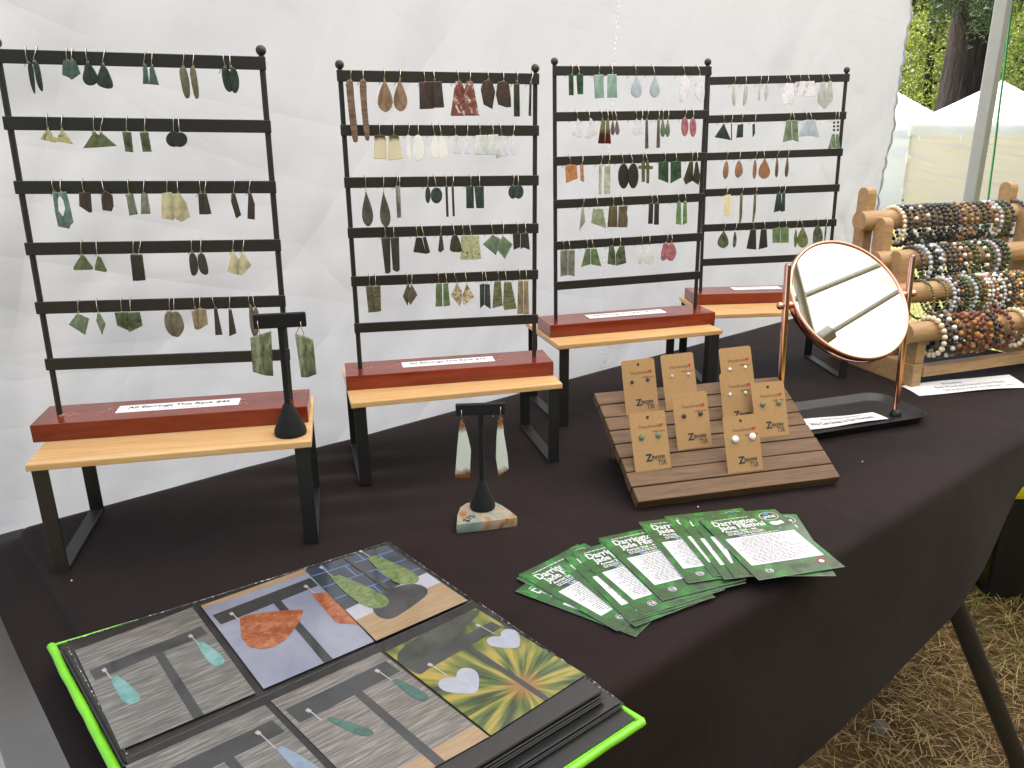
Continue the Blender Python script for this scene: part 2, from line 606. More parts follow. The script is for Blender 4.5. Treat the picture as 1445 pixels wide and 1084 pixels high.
for a, b in (((CX0, CY0), (CX1, CY0)), ((CX1, CY0), (CX1, CY1)), ((CX0, CY0), (CX0, CY1))):
    bar_between((*a, ZE), (*b, ZE), .017, 'eave_bar', can, M['steel'])
def refl_at(u, v, c, n, zr):
    p = atp(u, v, n, c)
    di = ray(u, v).normalized()
    o = di - n * (2 * di.dot(n))
    return p + o * ((zr - p.z) / o.z)
MC, MN = Vector((1.2239, .6576, .215)), Vector((-.2713, -.7164, .6428)).normalized()
for (u1, v1, u2, v2, zr) in ((1130, 420, 1245, 373, 1.32), (1165, 474, 1270, 410, 1.30)):
    a, b = refl_at(u1, v1, MC, MN, zr), refl_at(u2, v2, MC, MN, zr)
    d = (b - a).normalized()
    bar_between(a - d * .02 if v1 > 450 else a - d * .55, b + d * .9, .0125, 'truss_bar', can, M['truss'])
    if v1 > 450:
        mbk = MB().box(-.026, .026, -.020, .020, -.020, .020)
        mbk.build('truss_joint', simple('grey_nylon', '9A9A92', .5), can, .006, loc=cl(a), rot=(0, 0, .2))
a, b = refl_at(1119, 378, MC, MN, 1.31), refl_at(1146, 482, MC, MN, 1.31)
bar_between(a - (b - a) * .6, b + (b - a) * .3, .018, 'truss_bar', can, M['truss'])
hub = bar_between((ccx, ccy, 1.25), (ccx, ccy, ZP + .03), .02, 'centre_mast', can, M['steel'], 8)

# green guy line outside the corner
a = atp(1434, -40, Vector((0, 1, 0)), (0, 1.9, 0))
b = atp(1394, 285, Vector((0, 1, 0)), (0, 1.75, 0))
d = (b - a)
mb = MB()
p0, p1 = a - d * .35, a + d * ((gz(3.9, 1.4) - a.z) / d.z)
mb.tube([p0 + (p1 - p0) * (k / 30) + Vector((.002 * math.sin(k * 1.3), 0, 0)) for k in range(31)], .0052, 6)
mb.build('guy_rope', simple('green_rope', '1E6A2E', .7, bump=.5, scale=500))
tag(bpy.data.objects['guy_rope'], 'taut green guy rope beside the grey canopy pole', 'rope')

# ------------------------------------------------------------------ neighbouring canopies, far down the lawn
M['cream_wall'] = fabric('cream_tent_wall', 'EBDFD0', .3, (.5, 1, 5), .9, 1.2, ((1.45, .5, 6, 3), (1.2, .5, 4, 3)))
M['tent_roof'] = fabric('white_tent_roof', 'F3F3F3', .4, (1, 1, 1), .2, 2)
HX = Vector((RT.x, RT.y, 0)).normalized()
HY = Vector((FW.x, FW.y, 0)).normalized()
def tent(u_left, v_val, u_peak, v_peak, dist, hw, label, wallmat, vh=.28):
    L = atd(u_left, v_val, dist)
    pc = atd(u_peak, v_peak, dist)
    HYl = Vector((pc.x, pc.y, 0)).normalized()
    HXl = Vector((HYl.y, -HYl.x, 0))
    ctr = L + HXl * hw + HYl * hw
    base = gz(ctr.x, ctr.y)
    t = thing('canopy_tent', label, 'tent', (ctr.x, ctr.y, base), math.atan2(HXl.y, HXl.x), 'white canopies across the lawn')
    ze = L.z - base + vh
    pk = atd(u_peak, v_peak, math.hypot(ctr.x, ctr.y)).z - base
    K = 16
    vs = []
    for j in range(K + 1):
        for i in range(K + 1):
            a, b = i / K * 2 - 1, j / K * 2 - 1
            d = max(abs(a), abs(b))
            vs.append((a * hw, b * hw, ze + (pk - ze) * (1 - d) ** 1.08))
    mb = MB().add(vs, [(j * (K + 1) + i, j * (K + 1) + i + 1, (j + 1) * (K + 1) + i + 1, (j + 1) * (K + 1) + i) for j in range(K) for i in range(K)], 0, True)
    mb.build('roof', M['tent_roof'], t)
    mb = MB()
    for (xa, ya, xb, yb) in ((-hw, -hw, hw, -hw), (hw, -hw, hw, hw), (-hw, hw, hw, hw), (-hw, -hw, -hw, hw)):
        n_ = 30
        vs = []
        for i in range(n_ + 1):
            k = i / n_
            x, y = xa + (xb - xa) * k, ya + (yb - ya) * k
            s_ = .03 * math.sin(k * 19)
            vs += [(x * 1.004, y * 1.004, ze), (x * 1.012 + (s_ if xa == xb else 0), y * 1.012 + (s_ if ya == yb else 0), ze - vh + .015 * math.sin(k * 40))]
        mb.add(vs, [(2 * i, 2 * i + 2, 2 * i + 3, 2 * i + 1) for i in range(n_)], 0, True)
    mb.build('valance', M['tent_roof'], t)
    h_ = hw * .985
    for name, (xa, ya, xb, yb) in (('wall', (-h_, -h_, h_, -h_)), ('wall', (-h_, -h_, -h_, h_)), ('wall', (h_, -h_, h_, h_))):
        mb = MB()
        n_, q = 60, 24
        vs = []
        for i in range(n_ + 1):
            for j in range(q + 1):
                k, zz = i / n_, (ze - .05) * j / q
                x, y = xa + (xb - xa) * k, ya + (yb - ya) * k
                o_ = .05 * noise.noise((k * 3, zz * 5, xa)) + .03 * noise.noise((k * 4 + zz * 2, zz * 9, ya))
                vs.append((x + (o_ if xa == xb else 0), y + (o_ if ya == yb else 0), zz))
        mb.add(vs, [(i * (q + 1) + j, (i + 1) * (q + 1) + j, (i + 1) * (q + 1) + j + 1, i * (q + 1) + j + 1) for i in range(n_) for j in range(q)], 0, True)
        mb.build(name, wallmat, t)
    for sx_ in (-1, 1):
        MB().box(sx_ * (h_ - .03) - .025, sx_ * (h_ - .03) + .025, -h_ + .02, -h_ + .07, 0, ze).build('pole', M['steel'], t)
    for k in (.12, .62):
        MB().box(-h_ + k * hw - .02, -h_ + k * hw + .02, -hw * 1.03 - .01, -hw * 1.03, ze - vh - .08, ze - vh + .03).build('tie_strap', M['paper'], t)
    return t
tent(1282, 192, 1413, 113, 20.0, 1.58, 'white peaked canopy with cream side walls behind the bracelet stand', M['cream_wall'])
tent(1088, 194, 1219, 106, 25.0, 2.4, 'white canopy half hidden behind the fabric wall edge, left of the cream walled one', M['tent_roof'])

# ------------------------------------------------------------------ trees
m = NM('fir_bark')
v = m.coord((6, 6, .7))
a = m.noise(v, 2.2, 6, .7, .6)
M['bark'] = m.done(m.pbr(m.ramp(a, [(.35, lin('27221F')), (.65, lin('4A433E'))]), .95, 0, .1, m.bump(a, 1.0, .12)))
def leafmat(name, c, tr):
    m = NM(name)
    oi = m.noise(m.coord(), .9, 3)
    cc = lin(c)
    rc = m.ramp(oi, [(.3, tuple(x * .65 for x in cc[:3]) + (1,)), (.7, tuple(min(1, x * 1.35) for x in cc[:3]) + (1,))])
    p = m.pbr(rc, .6, 0, .3)
    t = m.n('BsdfTranslucent'); m.l(rc, t.inputs[0])
    x = m.n('MixShader'); x.inputs[0].default_value = tr
    m.l(p, x.inputs[1]); m.l(t.outputs[0], x.inputs[2])
    return m.done(x.outputs[0])
M['leaf_light'] = leafmat('sunlit_leaf', '98A04A', .55)
M['leaf_mid'] = leafmat('mid_leaf', '6E7C3C', .5)
M['leaf_fir'] = leafmat('fir_needles', '3D4C2E', .3)
rt_ = random.Random(11)
def leaf(mb, c, sz, nrm=None, el=1.6):
    a = Vector((rt_.gauss(0, 1), rt_.gauss(0, 1), rt_.gauss(0, 1))).normalized()
    if nrm: a = (a * .6 + nrm).normalized()
    b = a.orthogonal().normalized()
    b = Matrix.Rotation(rt_.random() * 6.28, 3, a) @ b
    c2 = a.cross(b)
    mb.add([c - b * sz * el * .5, c + c2 * sz * .35, c + b * sz * el * .5, c - c2 * sz * .35], [(0, 1, 2, 3)])
def tree(base, H, R, tr, n, mat, label, name='leafy_tree', group='trees behind the canopies', lsz=.085, low=.15):
    t = thing(name, label, 'tree', base, 0, group)
    mb = MB()
    mb.tube([(0, 0, -.3), (.03 * H * .1, 0, H * .3), (0, .02 * H, H * .6), (0, 0, H * .95)], [tr, tr * .8, tr * .5, tr * .1], 10)
    for k in range(14):
        z = H * rt_.uniform(.25, .85)
        a = rt_.random() * 6.28
        l_ = R * rt_.uniform(.5, .9)
        mb.tube([(0, 0, z), (l_ * .5 * math.cos(a), l_ * .5 * math.sin(a), z + l_ * .22), (l_ * math.cos(a), l_ * math.sin(a), z + l_ * .3)], [tr * .25, tr * .15, tr * .05], 5)
    link('trunk', mb.mesh('trunk', M['bark']), t)
    cl_ = []
    for k in range(int(n * 3.2 / 45)):
        z = rt_.uniform(low, 1)
        rr = R * (1 - max(0, (z - .45)) / .62) ** .7 * rt_.uniform(.3, 1) ** .5
        a = rt_.random() * 6.28
        cl_.append((Vector((rr * math.cos(a), rr * math.sin(a), z * H)), rt_.uniform(.3, .75) * R * .35))
    mb = MB()
    for c, r in cl_:
        for _ in range(45):
            leaf(mb, c + Vector((rt_.gauss(0, r * .6), rt_.gauss(0, r * .6), rt_.gauss(0, r * .42))), lsz * rt_.uniform(.6, 1.3))
    link('crown', mb.mesh('crown', mat), t)
    return t
def gp(u, dist):
    p = atd(u, 300, dist)
    return (p.x, p.y, gz(p.x, p.y))
# the big fir with drooping boughs
fb = Vector(gp(1336, 27))
fir = thing('fir_tree', 'thick trunked dark fir rising between the two white canopies', 'tree', fb)
sc_ = 27.0 / FPX
mb = MB()
n_ = 26
vs, K = [], 20
for i in range(K + 1):
    z = i / K * 16
    r = .74 * (1 - z / 40) * (1.25 if z < .3 else 1) + .22 * math.exp(-z / 1.4)
    for k in range(n_):
        a = 2 * math.pi * k / n_
        q = r * (1 + .05 * math.sin(a * 9 + z * .4) + .03 * noise.noise((a * 3, z, 0)))
        vs.append((q * math.cos(a) + .012 * z, q * math.sin(a), z - .3))
mb.add(vs, [(i * n_ + k, i * n_ + (k + 1) % n_, (i + 1) * n_ + (k + 1) % n_, (i + 1) * n_ + k) for i in range(K) for k in range(n_)], 0, True)
link('trunk', mb.mesh('trunk', M['bark']), fir)
mb = MB()
mbr = MB()
for k in range(64):
    z0 = rt_.uniform(5.0, 13)
    a = rt_.random() * 6.28
    if k < 40:      # boughs on the side that faces the stall
        a = math.atan2(-FW.y, -FW.x) + rt_.uniform(-1.5, 1.5)
        z0 = rt_.uniform(5.6, 7.8)
    L = rt_.uniform(2.2, 4.6)
    pts = []
    for i in range(9):
        t = i / 8
        pts.append(Vector((math.cos(a) * (.5 + L * t), math.sin(a) * (.5 + L * t), z0 + .35 * t - L * .34 * t * t)))
    mbr.tube(pts, [.06 * (1 - .85 * i / 8) for i in range(9)], 5)
    for i in range(800):
        t = rt_.random() ** .7
        p = Vector((math.cos(a) * (.5 + L * t), math.sin(a) * (.5 + L * t), z0 + .35 * t - L * .34 * t * t))
        sw = (1 - t * .6) * .55
        p += Vector((-math.sin(a), math.cos(a), 0)) * rt_.uniform(-sw, sw)
        p.z -= rt_.random() ** 2 * .75
        leaf(mb, p, rt_.uniform(.03, .07), Vector((0, 0, .5)), 3.0)
link('branch', mbr.mesh('branch', M['bark']), fir)
link('crown', mb.mesh('crown', M['leaf_fir']), fir)
for (u, dist, H, R, tr, n, mt, lab) in (
        (1285, 38, 9.5, 3.4, .22, 9000, 'leaf_light', 'yellow green leafy tree beside the fir trunk, above the left canopy'),
        (1405, 36, 8.8, 2.4, .2, 7000, 'leaf_light', 'sunlit yellow green tree right of the fir trunk, behind the grey pole'),
        (1335, 45, 12.5, 4.2, .3, 9000, 'leaf_mid', 'green tree deeper in the wood directly behind the fir trunk'),
        (1462, 33, 8.5, 2.2, .2, 7000, 'leaf_mid', 'darker green tree at the green rope, right of the pole'),
        (1230, 44, 11, 4, .3, 6000, 'leaf_mid', 'green tree mostly hidden behind the white fabric wall'),
        (1540, 40, 12, 4, .3, 6000, 'leaf_light', 'pale green tree beyond the right edge of the peaked canopy')):
    tree(gp(u, dist), H, R, tr, n, M[mt], lab)
# the wood beyond, one mass
mb = MB()
for k in range(320):
    u = rt_.uniform(1100, 1700)
    dist = rt_.uniform(48, 62)
    p = Vector(gp(u, dist))
    h_ = rt_.uniform(.5, 13) 
    if 1385 < u < 1412 and h_ > 5.5: continue
    for _ in range(140):
        leaf(mb, p + Vector((rt_.gauss(0, 1.0), rt_.gauss(0, 1.0), h_ + rt_.gauss(0, .7))), rt_.uniform(.12, .26))
# unseen foliage added round the open side of the stall, to block sky light
for k in range(760):
    az = math.atan2(FW.y, FW.x) + rt_.uniform(2.9, 2 * math.pi - 1.15)
    dist = rt_.uniform(11, 17)
    x, y = dist * math.cos(az), dist * math.sin(az)
    c = Vector((x, y, gz(x, y) + rt_.uniform(.3, 11)))
    for _ in range(26):
        leaf(mb, c + Vector((rt_.gauss(0, .9), rt_.gauss(0, .9), rt_.gauss(0, .7))), rt_.uniform(.35, .7))
tag(mb.build('woodland_foliage', M['leaf_mid']), kind='stuff')

# ------------------------------------------------------------------ folding table and its black cloth
TX0, TX1, TY0, TY1, RR = .118, 1.93, .424, 1.152, .014
tb = thing('folding_table', 'folding table hidden under the black cloth with one black steel leg showing', 'table', (1.03, .79, -.74))
MB().box(.13 - 1.03 + .004, TX1 - 1.03 - .004, TY0 - .79 + .004, TY1 - .79 - .004, .74 - .05, .74 - .006).build('table_top', M['black_plastic'], tb, .008)
org = Vector((1.03, .79, -.74))
lb = at(1449, 1106, -.738)
la = atp(1352, 864, Vector((0, 1, 0)), (0, .452, 0))
la = la + (la - lb) * .22
lr = .0165
dl = (lb - la)
def leg(p0, p1, holes=False):
    mb = MB().tube([Vector(p0) - org, Vector(p1) - org], lr, 14)
    g = link('leg', mb.mesh('leg', M['black_metal']), tb)
    c = Vector(p1) - org
    dz = (Vector(p1) - Vector(p0)).normalized()
    MB().tube([c - dz * .05, c + dz * .002], lr * 1.25, 14).build('foot_cap', M['black_plastic'], g)
    if holes:
        for t in (.19, .33, .47, .61, .75):
            q = Vector(p0) + (Vector(p1) - Vector(p0)) * t - org
            side = (CAM - Vector(p0)).normalized() * lr * .8 + RT * lr * .62
            mb = MB().sphere(q + side, .0032, 0, 8, 6)
            mb.build('rivet', M['steel'], g)
leg(la, lb, True)
for (x, y, x2, y2) in ((1.75, 1.09, 1.8, 1.12), (.32, .5, .28, .47), (.32, 1.09, .28, 1.12)):
    leg((x, y, -.05), (x2, y2, -.738))
HEM = [(-.2, .29), (.8, .288), (1.018, .276), (1.12, .262), (1.221, .243), (1.316, .203), (1.362, .168), (1.433, .104), (1.55, .072), (1.95, .06)]
def hem(x):
    for (a, h1), (b, h2) in zip(HEM, HEM[1:]):
        if a <= x <= b:
            k = (x - a) / (b - a)
            return h1 + (h2 - h1) * k
    return HEM[0][1] if x < HEM[0][0] else HEM[-1][1]
def drape(x, y, cxm, fl):
    """fold a flat cloth point over the table edge"""
    qx, qy = min(max(x, TX0 + RR), TX1 - RR), min(max(y, TY0 + RR), TY1 - RR)
    ox, oy = x - qx, y - qy
    L = math.hypot(ox, oy)
    zz = .0012 * noise.noise((x * 5, y * 5, 0)) + .0006 * noise.noise((x * 14, y * 9, 3))
    # packing creases across the top
    for cx_, am in ((.30, .0008), (.92, .0012), (1.5, .001)):
        zz += am * math.exp(-((x - cx_ - .03 * y) / .006) ** 2)
    # gathers near the back between the first two risers
    g = math.exp(-((x - .50) / .09) ** 2 - ((y - 1.02) / .16) ** 2)
    zz += .0035 * g * math.sin((y * 1.0 + x * .55) * 75)
    if L < 1e-9: return (x, y, zz)
    dx, dy = ox / L, oy / L
    arc = RR * math.pi / 2
    if L < arc:
        a = L / RR
        return (qx + dx * RR * math.sin(a), qy + dy * RR * math.sin(a), -RR * (1 - math.cos(a)) + zz * (1 - L / arc))
    D = L - arc
    out = RR + fl * D + .010 * noise.noise((x * 4.5, y * 4.5, 7)) * min(1, D / .1)
    return (qx + dx * out, qy + dy * out, -RR - D)
mb = MB()
us, vsl = [], []
N1, N2 = 200, 96
lo, hi = TX0 + RR - .0395, TX1 + .25
us = [lo + (TX0 + .05 - lo) * i / 34 for i in range(34)] + [TX0 + .05 + (TX1 - .05 - TX0 - .05) * i / 140 for i in range(140)] + [TX1 - .05 + (hi - TX1 + .05) * i / 26 for i in range(27)]
vv = [i / 40 for i in range(40)] + [1 + i / 60 for i in range(60)] + [2 + i / 30 for i in range(31)]
pts = []
for u in us:
    hm = hem(u)
    for v in vv:
        if v < 1: y = (TY0 + .04) - (TY0 + .04 - (TY0 + RR - hm - RR * .57)) * (1 - v)
        elif v < 2: y = TY0 + .04 + (TY1 - .05 - TY0 - .04) * (v - 1)
        else: y = TY1 - .05 + (.33) * (v - 2)
        pts.append(drape(u, y, 0, 2.8 if (u < .14 and v > .9) else .02))
nv = len(vv)
mb.add(pts, [(i * nv + j, (i + 1) * nv + j, (i + 1) * nv + j + 1, i * nv + j + 1) for i in range(len(us) - 1) for j in range(nv - 1)], 0, True)
m = NM('black_tablecloth')
v = m.coord()
wv = m.noise(v, 900, 2)
bg_ = m.noise(v, 6, 5, .6, .8)
rc = m.ramp(bg_, [(.3, lin('1B1110')), (.7, lin('251916'))])
ad = m.n('Math', operation='MULTIPLY_ADD'); m.l(wv, ad.inputs[0]); ad.inputs[1].default_value = .12; m.l(bg_, ad.inputs[2])
M['cloth'] = m.done(m.pbr(rc, .75, 0, .11, m.bump(ad.outputs[0], .35, .006), 0, .05))
tag(mb.build('tablecloth', M['cloth']), 'black cloth covering the display table with its hem curving over the front', 'tablecloth')
# specks of lint on the cloth
for (u, v) in ((101, 820), (696, 588), (985, 716), (1217, 652)):
    p = at(u, v, .0016)
    tag(MB().sphere((p.x, p.y, .0022), .0011, 0, 6, 4).build('lint_speck', M['paper']), 'tiny white lint speck on the black cloth ' + {101: 'before the nearest riser leg', 696: 'behind the rust tipped earrings stand', 985: 'between plank board and flyers', 1217: 'right of the plank board'}[u], 'lint', 'lint specks on the tablecloth')

# ------------------------------------------------------------------ plastic boxes on the ground past the table
yaw = math.atan2(RT.y, RT.x)
pa = at(1392, 848, -.738)
bx = thing('storage_tote', 'black plastic storage tote with yellow lid and wire handle on the ground', 'box', (pa.x, pa.y, -.74), yaw)
MB().box(0, .48, 0, .36, .0, .30).build('body', M['black_plastic'], bx, .015)
MB().box(-.008, .488, -.008, .368, .302, .345).build('lid', M['yellow_plastic'], bx, .012)
MB().box(.06, .10, -.016, -.001, .24, .305).build('latch', M['black_plastic'], bx, .003)
hp = [(.062, -.012, .262), (.066, -.03, .235), (.078, -.034, .222), (.10, -.035, .22), (.20, -.035, .22), (.22, -.03, .23), (.225, -.012, .262)]
MB().tube(hp, .0035, 8).build('wire_handle', M['paper'], bx)
pb = at(1391, 842, -.738)
b2 = thing('battery_case', 'black case with a yellow sticker beside the black tote', 'box', (pb.x, pb.y, -.74), yaw - .08)
b2.location = Vector((pb.x, pb.y, -.74)) + HY * .05
MB().box(-.30, -.004, 0, .25, .0, .26).build('body', M['black_plastic'], b2, .01)
st = thing_s = MB().box(-.062, -.010, -.003, -.0005, .02, .03).box(-.062, -.010, -.003, -.0005, .088, .107).box(-.0115, -.010, -.0031, -.0005, .03, .15)
stk = st.build('sticker', M['yellow_plastic'], b2)
MB().prism(chaikin([(-.05, .045), (-.03, .038), (-.016, .05), (-.016, .07), (-.028, .082), (-.045, .075)]), 0, .002, f=lambda x, y, z: (x, -.0006 - z, y)).build('sticker_emblem', M['yellow_plastic'], stk)
# ------------------------------------------------------------------ earring racks on bamboo risers
PWD, ZTOP, SPC, BHT, BD, BHH, BW = .1287, .4003, .0666, .0140, .0708, .0212, .30
RW, RD, RH, RTK, LW = .3013, .1700, .1354, .0078, .0165
RACKS = [  # x, y, yaw, riser x, y, yaw, lift, tilt x, tilt y, width factor
    (.2971, 1.0165, -.5021, .2956, .9968, -.4842, .0000, .0179, .0311, 1.0317),
    (.6771, .9817, -.4760, .6767, .9829, -.4264, -.0104, .0082, -.0013, 1.0067),
    (1.0471, .9697, -.4056, 1.0429, .9765, -.3820, .0075, -.0109, -.0035, 1.0212),
    (1.4309, .9526, -.5942, 1.4053, .9307, -.5866, .0032, -.0233, .0030, 1.0323)]
RNAME = ['nearest', 'second', 'third', 'farthest']
BARN = ['top', 'second', 'third', 'fourth', 'fifth', 'bottom']
PRICE = [('All Earrings This Rack $45', '*925 Silver Findings'), ('All Earrings This Rack $75', '*925 Silver Findings'), ('All Earrings This Rack $100', ''), ('All Earrings This Rack $100', '')]
LABPIX = [[(170.8, 572), (340.5, 561), (336, 573.5), (161.8, 584.6)],
          [(565, 511), (693, 502.3), (700, 510.7), (570, 520.6)],
          [(824.6, 445.4), (929, 436), (942, 441.5), (834.5, 450.5)],
          [(1030, 407.5), (1108, 402.5), (1112, 405.5), (1042, 411)]]
RF = []
for r, (x, y, yaw, rx, ry, ryaw, lift, tx, ty, wf) in enumerate(RACKS):
    H = RH + lift
    # riser
    t = thing('display_riser', ['bamboo topped riser with black legs under the nearest earring rack', 'bamboo topped riser under the second rack, behind the rust tipped earrings',
              'bamboo topped riser under the third rack, behind the kraft cards', 'bamboo topped riser under the farthest rack, partly behind the round mirror'][r],
              'riser', (rx, ry, 0), ryaw, 'bamboo display risers')
    hw, hd = RW / 2, RD / 2
    MB().box(-hw, hw, -hd, hd, H - RTK, H).build('top', M['bamboo'], t, .0012)
    for s in (-1, 1):
        xo = s * (hw - .0035)
        xi = xo - s * LW
        a, b = min(xo, xi), max(xo, xi)
        th = .0035
        g = MB()
        g.box(a, b, -hd + .004, -hd + .004 + th, .0, H - RTK - .0002)
        g.box(a, b, hd - .004 - th, hd - .004, .0, H - RTK - .0002)
        g.box(a, b, -hd + .004 + th + .0001, hd - .004 - th - .0001, .0005, .0005 + th)
        g.box(a, b, -hd + .004 + th + .0001, hd - .004 - th - .0001, H - RTK - th - .0003, H - RTK - .0003)
        g.build('leg_frame', M['black_metal'], t, .0006, 1)
    # rack
    k = thing('earring_rack', ['nearest black six bar earring rack, at the left end of the table', 'black six bar earring rack second from the left, with cream and brown earrings',
              'third black earring rack, standing behind the kraft earring cards', 'farthest black earring rack, beside the bracelet stand and behind the mirror'][r],
              'earring rack', (x, y, H), yaw, 'black earring racks')
    bwf = 1 + (wf - 1) * 1.0
    hb = BW / 2 * bwf
    base = MB().box(-hb, hb, -BD / 2, BD / 2, 0, BHH).build('base', M['redwood'], k, .0012)
    def sh(p, tx=tx, ty=ty):
        hz = p[2] - BHH
        return Vector((p[0] + tx * hz, p[1] + ty * hz, p[2] - tx * p[0] * (1 if hz > 0.02 else 0)))
    pw = PWD * wf
    for s in (-1, 1):
        pts = [sh((s * pw, 0, z)) for z in (BHH - .0, BHH + ZTOP * .5, BHH + ZTOP + .001)]
        p = link('post', MB().tube(pts, .0033, 12).mesh('post', M['black_metal']), k)
        q = sh((s * pw, 0, BHH + ZTOP + .0065))
        link('finial', MB().sphere(q, .0058, 0, 14, 10).mesh('finial', M['black_metal']), p)
    for i in range(6):
        z1 = BHH + ZTOP - SPC * i
        MB().box(-pw - .0045, pw + .0045, -.0062, -.0034, z1 - BHT, z1, M=sh).build('bar', M['black_metal'], k, .0006, 1)
    RF.append((Vector((x, y, H)), yaw, tx, ty, wf))
    # price label on the block, with its writing
    Mr = Matrix.Translation((x, y, H)) @ Matrix.Rotation(yaw, 4, 'Z')
    Mi = Mr.inverted()
    q = [Mi @ at(u, v, H + BHH) for u, v in LABPIX[r]]
    cxl = sum(p.x for p in q) / 4
    cyl = sum(p.y for p in q) / 4
    xa, xb = (q[0].x + q[3].x) / 2, (q[1].x + q[2].x) / 2
    if r == 3: xb = xa + .10
    ya, yb = (q[2].y + q[3].y) / 2, (q[0].y + q[1].y) / 2
    if yb - ya > .03: ya, yb = cyl - .013, cyl + .013
    lb_ = MB().box(xa, xb, ya, yb, BHH + .0002, BHH + .0006).build('price_label', M['paper'], k)
    cxm = (xa + xb) / 2
    hgt = yb - ya
    me = text_mesh(PRICE[r][0], hgt * .40, M['ink'], .0002, 'CENTER', 1.0)
    wd = max(v.co.x for v in me.vertices) - min(v.co.x for v in me.vertices)
    me.transform(Matrix.Diagonal(((xb - xa) * .84 / wd, 1, 1, 1)))
    link('price_text', me, lb_, (cxm, ya + hgt * .50, BHH + .0008))
    if PRICE[r][1]:
        me = text_mesh(PRICE[r][1], hgt * .24, M['ink_soft'], .0, 'CENTER', 1.1)
        link('price_text', me, lb_, (cxm, ya + hgt * .16, BHH + .0008))
    # glossy tape / glue traces around the label
    gl = MB()
    rg = random.Random(r + 5)
    for e in ((xa - .012, 1), (xb + .004, 1), (-hb + .03, 0)):
        for j in range(3):
            x0_, y0_ = e[0] + rg.uniform(-.004, .012), rg.uniform(ya, yb - .006)
            pts = [(x0_ + .004 * math.cos(a_) * rg.uniform(.6, 1.4), y0_ + .005 * math.sin(a_) * rg.uniform(.6, 1.4), BHH + .0004) for a_ in [q_ * .7 for q_ in range(6)]]
            gl.tube(pts, .00025, 4)
    if r < 2:
        tag(link('glue_trace', gl.mesh('glue_trace', simple('dried_glue', 'E0B9A8', .3)), k), kind='stuff')

